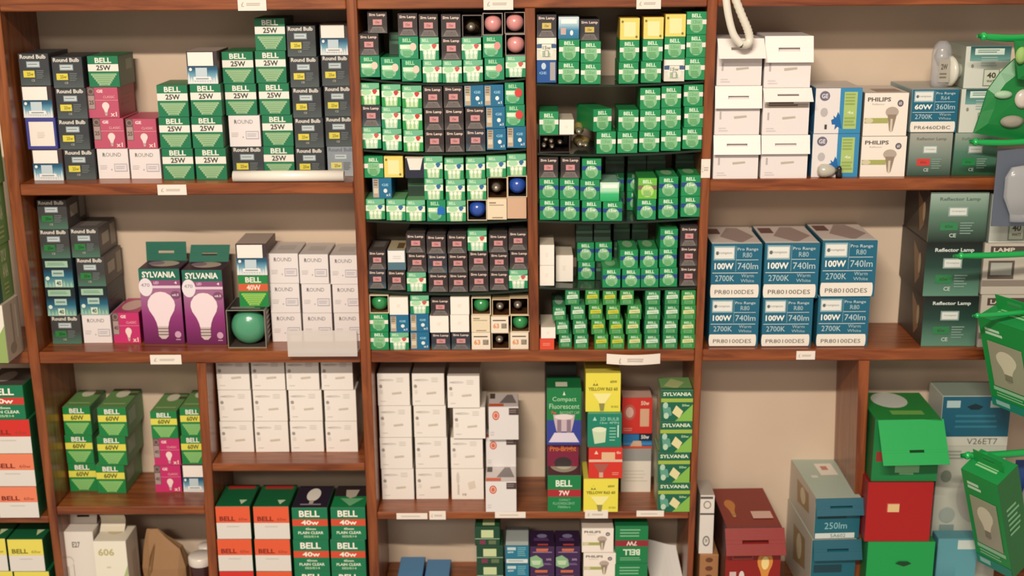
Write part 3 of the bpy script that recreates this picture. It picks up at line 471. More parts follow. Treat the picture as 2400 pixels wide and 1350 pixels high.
def carton_meshes(k):
    if k in _cache: return _cache[k]
    w_, h_, d_, sc_, ff, ft, fs, nm, ds = DES[k]; w_, h_, d_ = w_/1000, h_/1000, d_/1000
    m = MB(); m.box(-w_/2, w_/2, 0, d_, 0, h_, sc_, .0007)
    if ft: ft(Art(m, (-w_/2+.0008, d_-.0008, h_), (w_-.0016, 0, 0), (0, -d_+.0016, 0), (0, 0, 1)))
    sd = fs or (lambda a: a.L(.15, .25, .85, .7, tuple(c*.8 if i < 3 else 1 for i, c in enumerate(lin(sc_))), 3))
    if k != 'BK':
        sd(Art(m, (w_/2, .001, h_-.001), (0, d_-.002, 0), (0, 0, -h_+.002), (1, 0, 0)))
        sd(Art(m, (-w_/2, d_-.001, h_-.001), (0, -d_+.002, 0), (0, 0, -h_+.002), (-1, 0, 0)))
    e = MB(); e.box(-w_/2+.0002, w_/2-.0002, -.0007, -.00005, .0003, h_-.0002, sc_, .0002)
    ff(Art(e, (-w_/2+.0003, -.0007, h_-.0003), (w_-.0006, 0, 0), (0, 0, -h_+.0006), (0, -1, 0)))
    _cache[k] = (m.data('carton', CARD), e.data('end_flap', CARD)); return _cache[k]
def link(name, me, parent=None, loc=None):
    o = bpy.data.objects.new(name, me); COL.objects.link(o); o.parent = parent
    if loc: o.location = loc
    return o
def thing(name, loc, label, cat, group=None, rot=(0,0,0)):
    o = bpy.data.objects.new(name, None); COL.objects.link(o); o.location = loc; o.rotation_euler = rot; o.empty_display_size = .01
    o['label'] = label; o['category'] = cat
    if group: o['group'] = group
    return o
def tag(o, label, cat, group=None):
    o['label'] = label; o['category'] = cat
    if group: o['group'] = group
    return o
ORD = ['', 'first', 'second', 'third', 'fourth', 'fifth', 'sixth', 'seventh', 'eighth', 'ninth', 'tenth', 'eleventh', 'twelfth']
def open_box(x0, x1, z0, z1, Y, dep, rim, inside, label, group):
    t = thing('open_bulb_box', ((x0+x1)/2, Y, z0), label, 'box', group); w2 = (x1-x0)/2; h = z1-z0; k = .0012
    m = MB()
    for a in ((-w2, w2, 0, dep, 0, k), (-w2, w2, 0, dep, h-k, h), (-w2, -w2+k, 0, dep, k, h-k), (w2-k, w2, 0, dep, k, h-k)): m.box(*a, rim, .0002)
    m.box(-w2+k, w2-k, dep-k, dep, k, h-k, rim, .0002)
    e = .0002
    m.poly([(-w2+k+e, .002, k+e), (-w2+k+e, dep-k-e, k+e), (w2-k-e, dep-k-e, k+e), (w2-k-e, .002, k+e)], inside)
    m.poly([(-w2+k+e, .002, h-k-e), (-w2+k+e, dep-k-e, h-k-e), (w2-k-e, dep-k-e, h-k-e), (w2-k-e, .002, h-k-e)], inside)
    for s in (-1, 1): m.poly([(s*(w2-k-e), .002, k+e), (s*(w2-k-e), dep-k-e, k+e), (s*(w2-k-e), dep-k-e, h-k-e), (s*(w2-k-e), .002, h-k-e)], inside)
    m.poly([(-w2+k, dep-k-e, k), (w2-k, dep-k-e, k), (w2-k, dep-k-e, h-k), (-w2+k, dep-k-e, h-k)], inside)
    m.build('carton', t, CARD)
    return t
def globe(x, Y, z, r, col, label, cat='light bulb', group=None, squash=1):
    t = thing('round_light_bulb', (x, Y, z), label, cat, group)
    m = MB(); prof = [(r*math.sin(math.pi*i/16), -r*squash*math.cos(math.pi*i/16)+r*squash) for i in range(13)]
    prof += [(r*.45, r*squash*2-.001), (r*.42, r*squash*2+r*.3)]
    m.lathe(prof, col); m.build('glass_globe', t, ENAMEL)
    c = MB(); c.lathe([(r*.43, r*squash*2+r*.3), (r*.43, r*squash*2+r*1.0), (r*.2, r*squash*2+r*1.15), (.0001, r*squash*2+r*1.15)], '#b9b0a0'); c.build('metal_cap', t, METAL); return t
def cap_bulb(x, Y, z, r, label, group=None, glass='#8a6a3c'):
    t = thing('light_bulb', (x, Y, z), label, 'light bulb', group)
    m = MB(); m.lathe([(.0001, 0), (r*.3, .0005), (r*.32, .003), (r*.45, .004), (r*.5, .006), (r*.5, .02)], '#cfc4b0', 20); m.build('metal_cap', t, METAL)
    g = MB(); g.lathe([(r*.5, .02), (r*.6, .024), (r*.95, .034), (r, .042), (r*.85, .052), (r*.4, .059), (.0001, .061)], glass, 20); g.build('glass_globe', t, ENAMEL); return t
def put(k, x0, x1, z0, z1, Y, label, group, yaw=None, jit=True):
    w_, h_, d_ = DES[k][:3]; nm = DES[k][7]
    g = .0003
    t = thing(nm, ((x0+x1)/2, Y, z0), label, 'box', group, (0, 0, R(random.uniform(-.5, .5)) if yaw is None else R(yaw)))
    t.scale = ((x1-x0-2*g)/(w_/1000), 1, (z1-z0-.00015)/(h_/1000))
    a, b = carton_meshes(k); link('carton', a, t); link('end_flap', b, t)
    return t
def hang_flap(parent, w_, L_, ang, loc, col, slot='#2a1c16', droop=True, name='hang_flap', skew=0, sw=(.28, .72), sh=(.42, .56)):
    # card flap with a euro slot cut through it, hinged at its upper (or lower) edge
    m = MB(); th = .0006; s0, s1 = w_*sw[0], w_*sw[1]; za, zb = L_*sh[0], L_*sh[1]
    for a in ((0, w_, 0, za), (0, w_, zb, L_), (0, s0, za, zb), (s1, w_, za, zb)): m.box(a[0]-w_/2, a[1]-w_/2, -th, 0, a[2]-L_, a[3]-L_, col, .0001)
    o = m.build(name, parent, CARD); o.location = loc; o.rotation_euler = (R(ang), 0, R(skew)); return o
TOPS = {}
def stack(zs, tokens, ybot, ytop, wpx, place, n, Y=None, xlim=None, grp=None, dep=None, ordn=None):
    """tokens: 'KEY:leftpx[:push_mm]' bottom to top; front faces measured in the photo"""
    toks = [t.split(':') for t in tokens.split()]
    if Y is None: Y = min(max(depth_on(float(toks[0][1])+wpx/2, ybot, zs), -.004), T-.08)
    xm = float(toks[0][1])+wpx/2
    ztop = at(float(toks[-1][1])+wpx/2, ytop, Y).z
    hh = (ztop-zs)/len(toks); z = zs
    cnt = len(toks); out = []
    for i, tk in enumerate(toks):
        k = tk[0]; px = float(tk[1]); push = float(tk[2])/1000 if len(tk) > 2 else 0; yaw_ = float(tk[3]) if len(tk) > 3 else None
        yb = ybot+(ytop-ybot)*(i+.1)/cnt
        a = at(px+.5, yb, Y).x; b = at(px+wpx-.5, yb, Y).x
        if xlim: 
            if b > xlim[1]-.0008: a -= b-(xlim[1]-.0008); b = xlim[1]-.0008
            if a < xlim[0]+.0008: b += xlim[0]+.0008-a; a = xlim[0]+.0008
        pos = (f"{ORD[i+1]} up" if i < cnt-1 or cnt == 1 else 'topmost') + f", {ORD[n]} stack from left, {place}"
        if cnt == 1: pos = f"alone, {ORD[n]} stack from left, {place}"
        if i == 0 and cnt > 1: pos = f"lowest, {ORD[n]} stack from left, {place}"
        yy = Y+push+random.uniform(0, .0015)
        if k[0] == '*':                                   # open box with something in it
            kind = k[1:]
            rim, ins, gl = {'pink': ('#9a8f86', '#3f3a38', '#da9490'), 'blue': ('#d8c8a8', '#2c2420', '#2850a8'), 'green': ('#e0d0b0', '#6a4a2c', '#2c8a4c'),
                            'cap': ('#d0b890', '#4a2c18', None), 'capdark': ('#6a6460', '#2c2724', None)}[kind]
            what = {'pink': 'pink', 'blue': 'blue', 'green': 'green', 'cap': 'cream', 'capdark': 'dark'}[kind]
            open_box(a, b, z, z+hh-.0002, yy, .066, rim, ins, (f"open-ended box, {gl and what+' bulb showing' or 'capped bulb inside'}, {pos}"), 'open-ended bulb boxes in the tiered bays')
            cx, r_ = (a+b)/2, min(b-a, hh)/2-.0018
            if gl: globe(cx, yy+.0012, z+hh/2, r_, gl, f"{what} bulb in open box, {pos}", 'light bulb', 'coloured bulbs in open boxes')
            else: cap_bulb(cx-.002, yy+.004, z+r_+.0015, r_, f"capped bulb in {what} box, {pos}", 'bulbs lying cap outwards in open boxes')
        else:
            desc = DES[k][8]; lab = f"{desc}, {pos}"
            o = put(k, a, b, z, z+hh, yy, lab, f"{desc} on the {place}"[:60] if not grp else grp, yaw_)
            out.append((o, a, b, z, z+hh, yy))
        z += hh
    return out
# ------------------------------------------------------------------ setting: wall and shelving unit
bw = MB(); bw.box(-1.6, 1.6, T, T+.02, .3, 2.6, '#cccccc', .001); o = bw.build('wall_back', None, WALL); o['kind'] = 'structure'
unit = thing('wooden_shelving_unit', (0, 0, CZ-1.35), 'reddish brown varnished wooden shelving unit filled with boxed light bulbs', 'shelving')
UO = Vector((0, 0, CZ-1.35))
def upright(pl0, pl1, pr0, pr1):                # two photo points on each front edge
    def line(p, q):
        a, b = at(*p), at(*q); return lambda z: a.x + (b.x-a.x)*(z-a.z)/(b.z-a.z)
    l, r = line(pl0, pl1), line(pr0, pr1); return l, r
UP = {}
def add_upright(key, ztop, zbot, pl0, pl1, pr0, pr1):
    l, r = upright(pl0, pl1, pr0, pr1); UP[key] = (l, r)
    m = MB(); b = .0012; vs = []
    for z in (zbot, ztop):
        for x, y in ((l(z)+b, 0), (r(z)-b, 0), (r(z), b), (r(z), T-.0005), (l(z), T-.0005), (l(z), b)): vs.append(Vector((x, y, z))-UO)
    m.mesh(vs, [[0,1,2,3,4,5][::-1], [6,7,8,9,10,11]]+[[i, (i+1) % 6, (i+1) % 6+6, i+6] for i in range(6)], '#ffffff'); m.build('upright', unit, WOOD_V)
def add_shelf(x0, x1, ztop, zbot, y0=0.0):
    m = MB(); m.box(x0, x1, y0+.0004, T-.0006, zbot-UO.z, ztop-UO.z, '#ffffff', .0016); m.build('shelf', unit, WOOD_H)
zA = at(400, 25).z; zB = at(440, 430).z; zBb = at(440, 457).z; zBR = at(1700, 421).z; zBRb = at(1900, 448).z
zC = at(860, 823).z; zCb = at(860, 850).z
zDL = at(300, 1188).z; zDLb = at(300, 1207).z; zDM = at(680, 1087).z; zDMb = at(680, 1105).z; zDR = at(1250, 1200).z; zDRb = at(1250, 1217).z
zE = at(1200, 1410).z; zLo = zE-.02
zT = zA+.03
add_upright('1', zT, zLo, (-35,10), (115,1227), (-3,10), (135,1227))
add_upright('2', zT, zLo, (812,29), (866,1350), (837,29), (889,1350))
add_upright('3', zA, zC, (1230,25), (1241,828), (1254,25), (1264,822))
add_upright('4', zT, zLo, (1658,22), (1610,1350), (1682,16), (1624,1350))
add_upright('2b', zCb, zLo, (460,853), (489,1350), (482,853), (511,1350))
add_upright('5', zCb, zLo, (2014,843), (1997,1350), (2039,843), (2017,1350))
xL, xR = at(-260, 600).x, at(2640, 600).x
e = .0004
xf = lambda k, s, z: UP[k][s](z)
def shelf_lr(k0, k1, zt, zb):                 # shelf let in between two uprights
    zm = (zt+zb)/2
    add_shelf((xf(k0, 1, zm)+.0002) if k0 else xL, (xf(k1, 0, zm)-.0002) if k1 else xR, zt, zb)
shelf_lr(None, '1', zT, zA); shelf_lr('1', '2', zT, zA); shelf_lr('2', '4', zT, zA); shelf_lr('4', None, zT, zA)
shelf_lr('1', '2', zB, zBb); shelf_lr('4', None, zBR, zBRb)
shelf_lr(None, '1', zC, zCb); shelf_lr('1', '2', zC, zCb); shelf_lr('2', '4', zC, zCb); shelf_lr('4', None, zC, zCb)
shelf_lr('1', '2b', zDL, zDLb); shelf_lr('2b', '2', zDM, zDMb); shelf_lr('2', '4', zDR, zDRb)
zLL = at(40, 1211).z; shelf_lr(None, '1', zLL, zLL-.012)
shelf_lr(None, '1', zE, zE-.018); shelf_lr('1', '2b', zE, zE-.018); shelf_lr('2b', '2', zE, zE-.018); shelf_lr('2', '4', zE, zE-.018); shelf_lr('4', '5', zE, zE-.018); shelf_lr('5', None, zE, zE-.018)
lim = lambda a, b, z: (xf(a, 1, z) if a else -9, xf(b, 0, z) if b else 9)
# ------------------------------------------------------------------ upper left shelf
P = 'upper left shelf'; l12 = lim('1', '2', (zB+zA)/2)
for n, (tk, yb, yt, w_) in enumerate([
  ('BW:79 BL:64 BW:54 RB:48', 423, 125, 72), ('RB:154 RB:140 RB:134 RB:125', 421, 133, 73), ('RD:231 GE:221 GE:207 G25:208', 419, 131, 74), ('RD:307 GE:298', 419, 278, 73),
  ('G25:383 G25:375 G25:370', 421, 199, 74), ('G25:460 G25:451 G25:448 BW:439', 421, 120, 74), ('RB:546 RD:538 G25:529 G25:522', 416, 121, 75),
  ('G25:619 G25:616 G25:608 G25:600 G25:598', 416, 42, 73), ('RB:694 RB:691 RB:686 RB:680 RB:673', 416, 60, 69), ('LG:768 RB:763 RB:760 RB:754 BW:750', 413, 56, 68)], 1):
    stack(zB, tk, yb, yt, w_, P, n, xlim=l12)
# second row seen over the first two stacks
YB = .108
for i, px in enumerate((122, 196)):
    a, b = at(px, 200, .1), at(px+62, 200, .1)
    k = ('RB', 'RB')[i]; 
# long white tube in front
t = thing('plastic_tube', (at(545, 424, -.0).x, 0, 0), 'long off-white plastic tube lying before the boxes, upper left shelf', 'tube')
ax, bx_ = at(546, 420, .006), at(806, 420, .006); t.location = (ax.x, .0095, zB); rad = .0085
m = MB(); m.lathe([(rad*.8, 0), (rad, 0), (rad, bx_.x-ax.x), (rad*.8, bx_.x-ax.x), (rad*.8, .002)], '#ebe4d6', 28, Matrix.Rotation(R(-90), 4, 'Z')); o = m.build('tube_wall', t, GLOSSY); o.location = (0, 0, rad+.0002)
# ------------------------------------------------------------------ middle left shelf
P = 'middle left shelf'
stack(zC, 'RG:123 BD:111 BD:104 RG:96 RG:91', 806, 468, 70, P, 1)
stack(zC, 'RD:196 BD:188 RG:182 RG:168', 804, 535, 68, P, 2)
stack(zC, 'GP:266', 805, 733, 65, P, 3)
def single(k, x0, x1, ytop, ybot, zs, label, group=None, Y=None, yaw=None, dep=None):
    if Y is None: Y = min(max(depth_on((x0+x1)/2, ybot, zs), -.2), T-.03)
    a, b = at(x0+.5, ybot, Y), at(x1-.5, ybot, Y); zt = at((x0+x1)/2, ytop, Y).z
    return put(k, a.x, b.x, zs, zt, Y, label, group, yaw), zt, Y
for i, (x0, x1, yt, yb) in enumerate(((338, 435, 629, 806), (438, 533, 632, 808))):
    s, zt, Y = single('SY2', x0, x1, yt, yb, zC, ('purple light bulb box, green hanging tab, left of the pair', 'purple light bulb box, green hanging tab, right of the pair')[i], 'purple bulb boxes on the middle left shelf')
    m = MB(); W2 = .031
    for q in ((-W2, W2, 0, .012), (-W2, W2, .016, .03), (-W2, -.012, .012, .016), (.012, W2, .012, .016)): m.box(q[0], q[1], 0, .0006, q[2], q[3], '#0b5f4a', .0001)
    f = m.build('hang_tab', s, CARD); f.location = (-.001, .050, .1175); f.rotation_euler = (R((-6, -38)[i]), 0, 0); f.scale = (1, 1, 1); f['label'] = 'green card hanging tab'
# open box with the green bulb, two boxes on its back half
Yg = depth_on(580, 816, zC); Yg = max(Yg, -.003)
a, b = at(535, 816, Yg), at(625, 816, Yg); zt = at(580, 727, Yg).z
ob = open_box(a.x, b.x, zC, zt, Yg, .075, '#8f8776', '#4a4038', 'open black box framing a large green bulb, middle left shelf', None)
m = MB(); A = Art(m, (a.x-ob.location.x+.001, .074, zt-zC+.0001), (b.x-a.x-.002, 0, 0), (0, -.073, 0), (0, 0, 1)); A.R(0, 0, 1, 1, '#1c1a22'); A.L(.08, .78, .9, .94, '#a9a89c', 2); m.build('printed_top', ob, CARD)
m = MB(); A = Art(m, (b.x-ob.location.x, .002, zt-zC-.001), (0, .072, 0), (0, 0, -(zt-zC)+.002), (1, 0, 0)); A.R(0, 0, 1, 1, '#3a2c28'); A.L(.15, .1, .6, .9, '#a8988a', 6); m.build('printed_side', ob, CARD)
g = globe((a.x+b.x)/2+.0005, Yg+.001, (zC+zt)/2-.0004, (zt-zC)/2-.0022, '#4f9a74', 'large glossy green globe bulb in its open black box', 'light bulb', squash=.72)
g.scale = ((b.x-a.x-.0044)/(zt-zC-.0044), .9, 1)
s, z2, Y = single('G40', 561, 632, 645, 713, zt, 'green orange-banded 40-watt box standing on the open green-bulb box', None, Y=Yg+.018)
s, z2, Y = single('BW', 555, 629, 571, 645, z2, 'blue and white flap-top box above the orange-banded green box', None, Y=Yg+.019)
l = lim('1', '2', (zC+zB)/2)
for n, (tk, yb, yt, w_) in enumerate([('RD:638 RD:634 RD:631', 801, 594, 71), ('RD:711 RD:708 RD:702', 801, 596, 70), ('RD:784 RD:780 RD:774', 800, 598, 68)], 6): stack(zC, tk, yb, yt, w_, P, n, xlim=l)
# clear tray standing over the shelf edge
tr = thing('plastic_tray', (at(757, 836, -.012).x, -.014, at(757, 836, -.014).z), 'frosted clear plastic tray before the white boxes, overhanging the shelf edge', 'tray')
wt = (at(838, 836, -.014).x-at(675, 836, -.014).x)/2; ht = at(757, 775, -.014).z-at(757, 836, -.014).z
m = MB(); m.box(-wt, wt, 0, .0012, 0, ht, '#e8e0d8', .0004); m.build('front_panel', tr, FROST)
zo = zC-tr.location.z+.0006
m = MB(); m.box(-wt, wt, .0013, .0245, zo, zo+.0012, '#e8e0d8', .0004); m.build('base_panel', tr, FROST)
for s in (-1, 1):
    m = MB(); x = s*(wt-.0006); m.poly([(x, .0014, zo+.0013), (x, .0245, zo+.0013), (x, .0245, zo+ht*.55), (x, .0014, ht)], '#e8e0d8'); m.build('side_panel', tr, FROST)
# ------------------------------------------------------------------ lower left compartments
P = 'small lower left shelf'; l = lim('1', '2b', zDL+.08)
stack(zDL, 'G60:164 G60:156 G60:151', 1150, 953, 66, P, 1)
stack(zDL, 'G60:228 G60:231 G60:232', 1156, 955, 69, P, 2)
stack(zDL, 'GP:364 GP:361 G60:355', 1153, 964, 64, P, 3)
stack(zDL, 'BW:429 G60:426 G60:424', 1153, 956, 58, P, 4, xlim=l)
P = 'shelf of plain white boxes'
l = lim('2b', '2', zDM+.08)
for n, (tk, w_) in enumerate([('WB:518 WB:514 WB:508', 79), ('WB:599 WB:595 WB:590', 80), ('WB:681.5 WB:678 WB:671', 79), ('WB:764 WB:761 WB:753', 76)], 1):
    stack(zDM, tk, 1059, 840, w_, P, n, xlim=l)
# cartons under that shelf
P = 'cubby under plain white boxes'
def down_stack(keys, lefts, w_, ys, n, zbase, ybase=None):    # ys: top edge of the highest box, then each lower edge; deeper boxes go out of frame
    Y = -.002
    z = [at(lefts[0], y, Y).z for y in ys]; step = (z[0]-z[-1])/(len(ys)-1)
    k = round((z[0]-zbase)/step); st = (z[0]-zbase)/k
    for i in range(k):
        zt = z[0]-i*st; px = lefts[min(i, len(lefts)-1)]; yy = ys[min(i+1, len(ys)-1)]
        a, b = at(px, yy, Y).x, at(px+w_, yy, Y).x
        key = keys[min(i, len(keys)-1)]
        pos = 'top' if i == 0 else f'{ORD[i+1]} down'
        put(key, a, b, zt-st, zt, Y+random.uniform(0, .001), f"{DES[key][8]}, {pos}, {ORD[n]} stack, {P}", f"cartons in the {P}")
down_stack(['O6', 'O6', 'OR'], [509, 513, 513], 81, [1187, 1260, 1336], 1, zE)
down_stack(['O6', 'O6', 'O6'], [597, 600, 600], 84, [1187, 1260, 1336], 2, zE)
down_stack(['B4C', 'B4C', 'B4C'], [687, 690, 690], 84, [1190, 1266, 1343], 3, zE)
down_stack(['B4D', 'B4D', 'B4D'], [777, 777, 777], 82, [1190, 1265, 1341], 4, zE)
# left edge of the frame: cartons of the next bay
P = 'bay beyond left upright'
def at_stack(items, Y, zs, n, grp):           # items bottom to top: key, x0, x1, ytop
    z = zs
    for i, (k, x0, x1, yt, lab) in enumerate(items):
        zt = at((x0+x1)/2, yt, Y).z; yb = yt+60
        put(k, at(x0, yb, Y).x, at(x1, yb, Y).x, z, zt, Y+random.uniform(0, .001), lab, grp); z = zt
Yl = -.004
at_stack([('OP', -2, 92, 1140, 'salmon and white 60-watt carton, lowest of the far left lower stack'), ('OP', -18, 84, 1063, 'salmon and white 60-watt carton, between red and lowest cartons, far left'),
          ('OR', -30, 75, 983, 'red and white 60-watt carton under the green one, far left'), ('B6', -40, 60, 903, 'green red-banded 60-watt carton topping the far left lower stack')], Yl, zLL, 1, 'cartons at the far left edge')
down_stack(['OY'], [24, 31, 31], 83, [1264, 1334], 2, zE); down_stack(['OY'], [-62, -54], 83, [1262, 1334], 1, zE)
# tall green packs left of the first upright
DES['GV'] = (60,90,60,'#7d9a5c', lambda a: (a.R(0,0,1,1,'#0b5a3c'), a.L(.2,.2,.8,.6,'#6fa27c',4)), None, lambda a: (a.R(0,0,1,1,'#6f9a58'), a.R(0,0,.22,1,'#0a5048'), a.T('SYLV', .4,.08,.75,.3,'#c9d3a8'), a.T('ANIA', .4,.35,.75,.6,'#c9d3a8'), a.L(.4,.7,.75,.95,'#a3b47c',3)), 'hanging_lamp_box', 'green hanging lamp box')
DES['WV'] = (60,95,60,'#a9a08c', lambda a: (a.R(0,0,1,1,'#8fa860'), a.P([(0,0),(1,0),(1,.35),(.5,.9),(0,1)],'#e2dccc')), None, lambda a: (a.R(0,0,1,1,'#b0a793'), a.R(.45,.05,.55,.8,'#8d8472'), a.E(.4,.82,.2,.1,'#8a8272'), a.R(.7,.1,.78,.7,'#cac2b0')), 'hanging_lamp_box', 'pale green and white lamp box')
at_stack([('WV', -85, 12, 716, 'pale green and white lamp box overhanging the shelf, far left edge')], -.052, zC, 1, None)
at_stack([('GV', -95, -9, 585, 'green lamp box resting on the pale box, far left edge')], -.048, at(-40, 716, -.052).z, 1, None)
zg = at(-48, 585, -.048).z
at_stack([('GV', -110, -24, 443, 'green lamp box, middle of three at the far left edge')], -.046, zg, 1, None)
at_stack([('GV', -122, -36, 298, 'green lamp box, highest at the far left edge')], -.044, at(-54, 443, -.046).z, 1, None)
# floor of the cubby below the small lower left shelf
Y = .03
s, zt, Y = single('WE', 160, 234, 1246, 1400, zE, 'white tall box marked E27 under the small lower left shelf', None, Y=.022)
hang_flap(s, .05, .022, 158, (0, .03, .1), '#d5cdc0')
s, zt, Y = single('WL', 231, 308, 1268, 1400, zE, 'white tall box numbered 606, beside the E27 box', None, Y=.006)
m = MB(); pts = []
for i in range(9): q = i/8; pts.append((.004+.012*math.sin(q*2.6), q*.026))
for (y0, z0), (y1, z1) in zip(pts, pts[1:]): m.poly([(-.026, y0, z0), (.02, y0, z0), (.02, y1, z1), (-.026, y1, z1)], '#cfc6b0'); m.poly([(-.026, y0+.0005, z0), (.02, y0+.0005, z0), (.02, y1+.0005, z1), (-.026, y1+.0005, z1)], '#b5ad98')
f = m.build('top_flap', s, CARD); f.location = (-.004, .03, .0995)
# tan paper bag leaning behind
t = thing('paper_bag', (at(395, 1380, .07).x, .075, zE), 'crumpled tan paper bag standing behind the white 606 box', 'bag')
m = MB(); prof = [(.0, -.036, .036, .022), (.04, -.038, .036, .02), (.08, -.036, .026, .013), (.105, -.032, .004, .008), (.125, -.028, -.012, .003)]; ring = []
for z, xa, xb, hd in prof:
    z *= .78; r_ = []
    for i in range(12):
        a_ = 2*math.pi*i/12; cx = (xa+xb)/2; hw = (xb-xa)/2
        r_.append((cx+hw*max(-1, min(1, 1.3*math.cos(a_)))+random.uniform(-.0012, .0012), hd*max(-1, min(1, 1.3*math.sin(a_)))+random.uniform(-.001, .001), z))
    ring.append(r_)
vs = [p for r_ in ring for p in r_]; fs = [[j*12+i, j*12+(i+1) % 12, (j+1)*12+(i+1) % 12, (j+1)*12+i] for j in range(4) for i in range(12)]+[list(range(48, 60))]
m.mesh(vs, fs, '#9a7650'); m.build('paper_body', t, PAPER)
m = MB(); m.poly([(-.03, -.0215, .01), (-.022, -.0205, .055), (-.014, -.014, .078), (-.02, -.0222, .03)], '#86653f'); m.build('side_fold', t, PAPER)
for px, Y, y0, rr, lab in ((473, .03, 1303, .0195, 'dark bottle with white lid beside the tan paper bag'), (488, .085, 1278, .013, 'small dark can with pale lid behind the white-lidded bottle')):
    c = at(px, 1300, Y); zt = at(px, y0, Y).z
    t = thing('lidded_bottle', (c.x-.004, Y+rr*.3, zE), lab, 'bottle', None); h = zt-zE; M = Matrix.Rotation(R(90), 4, 'X')
    m = MB(); m.lathe([(.0001, 0), (rr, 0), (rr, h*.74), (rr*.95, h*.78)], '#3a1c1c', 26, M); m.build('bottle_body', t, GLOSSY)
    m = MB(); m.lathe([(rr*1.02, h*.78), (rr*1.04, h*.8), (rr*1.04, h*.97), (rr*.9, h), (.0001, h)], '#d8cfc4', 26, M); m.build('lid', t, GLOSSY)
# ------------------------------------------------------------------ glass-shelved bays in the middle
def tier_shelf(k0, k1, pts, lab):
    Yf = .006; (xa, za), (xb, zb_), (xc, zc) = [(at(px, py, Yf).x, at(px, py, Yf).z) for px, py in pts]
    def z(x): return za*(x-xb)*(x-xc)/((xa-xb)*(xa-xc)) + zb_*(x-xa)*(x-xc)/((xb-xa)*(xb-xc)) + zc*(x-xa)*(x-xb)/((xc-xa)*(xc-xb))
    if lab:
        x0, x1 = xf(k0, 1, zb_)+.0008, xf(k1, 0, zb_)-.0008; m = MB(); n = 16; vs = []; fs = []
        for i in range(n+1):
            x = x0+(x1-x0)*i/n; zz = z(x)
            vs += [(x, Yf, zz-.0036), (x, Yf, zz-.0004), (x, T-.002, zz-.0004), (x, T-.002, zz-.0036)]
        for i in range(n):
            for j in range(4): fs.append([i*4+j, i*4+(j+1) % 4, i*4+4+(j+1) % 4, i*4+4+j])
        fs += [[0, 1, 2, 3], [n*4+3, n*4+2, n*4+1, n*4]]
        m.mesh(vs, fs, '#555555'); o = m.build('acrylic_shelf', None, SHELFGLASS); tag(o, lab, 'shelf', 'thin sagging acrylic shelves')
    return z
def tier(zf, ybf, ytf, cols, place, w_=48, Y=.008, start=1):
    """ybf, ytf: photo y of the bottom / top line at left, middle, right; cols: token strings"""
    res_ = []
    for n, tk in enumerate(cols, start):
        if not tk: continue
        ww = w_
        if tk.startswith('w'): q, tk = tk.split(' ', 1); ww = float(q[1:])
        nn = len(tk.split())
        h_over = None
        if '@' in tk: tk, yt = tk.split('@'); yt = float(yt); nn = len(tk.split())
        x0 = float(tk.split()[0].split(':')[1]); xw = at(x0, ybf, Y).x; xw2 = at(x0+ww, ybf, Y).x
        z = max(zf(xw), zf(xw2))
        if '@' not in tk and 'yt' not in locals(): yt = None
        zpix = ybf
        res_.append(stack(z, tk, ybf, yt, ww, place, n, Y=Y))
    return res_
B = 'left tiered bay'
z1 = tier_shelf('2', '3', [(855, 183), (1040, 195), (1228, 182)], 'thin sagging acrylic shelf, highest in the left tiered bay')
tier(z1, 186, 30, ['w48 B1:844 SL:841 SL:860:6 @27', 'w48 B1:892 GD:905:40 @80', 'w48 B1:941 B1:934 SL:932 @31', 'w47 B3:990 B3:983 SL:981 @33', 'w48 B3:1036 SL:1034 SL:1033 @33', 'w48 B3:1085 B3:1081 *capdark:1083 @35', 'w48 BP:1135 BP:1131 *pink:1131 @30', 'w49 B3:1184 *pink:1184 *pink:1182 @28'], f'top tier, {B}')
z2 = tier_shelf('2', '3', [(858, 350), (1045, 358), (1230, 348)], 'thin sagging acrylic shelf, second down in the left tiered bay')
tier(z2, 350, 195, ['w47 B3:848 SB:847 B4:844 @194', 'w47 B3:896 B3:894 B4:894 @197', 'w48 B4:945 B4:943 B4:942 @200', 'w47 SL:995 SL:994 SL:991 @202', 'w47 SL:1043 SL:1041 SL:1039 @201', 'w48 SB:1091 SL:1090 GB:1087 @198', 'w47 GB:1140 GB:1138 GB:1134 @198', 'w47 GB:1187 BR:1184 BR:1182 @193'], f'second tier, {B}')
DES['WT'] = (31,32,75,'#b5a68c', lambda a: (a.R(0,0,1,1,'#1c2036'), a.P([(.08,.06),(.92,.06),(.78,.62),(.22,.62)],'#e3e0d4'), a.R(0,0,1,.05,'#c9ba9c')), None, None, 'small_box', 'dark box, white flap')
z3 = tier_shelf('2', '3', [(862, 515), (1045, 520), (1235, 513)], 'thin sagging acrylic shelf, third down in the left tiered bay')
r3 = tier(z3, 515, 365, ['w47 B5:857 @466', 'w47 B5:905 GB:872:3 G5:853 @366', 'w47 B5:951 GD:951:30 WT:949:4 @368', 'w46 BQ:1000 B5:994 B5:993 @366', 'w47 B5:1046 B5:1044 B5:1041 @370', 'w47 *blue:1095 B5:1094 B5:1091 @369', 'w48 CR:1141 *cap:1142 B5:1139 @365', 'w47 TN:1188 *blue:1189 B5:1187 @361'], f'third tier, {B}', Y=.008)
q = r3[1][-1]; put('YB', q[2]+.0003, q[2]+(q[2]-q[1]), q[3], q[4]-.0003, .010, 'yellow box beside the leftmost white-banded green one, third tier, left tiered bay', None)
z4 = tier_shelf('2', '3', [(866, 679), (1050, 687), (1236, 678)], 'thin sagging acrylic shelf, fourth down in the left tiered bay')
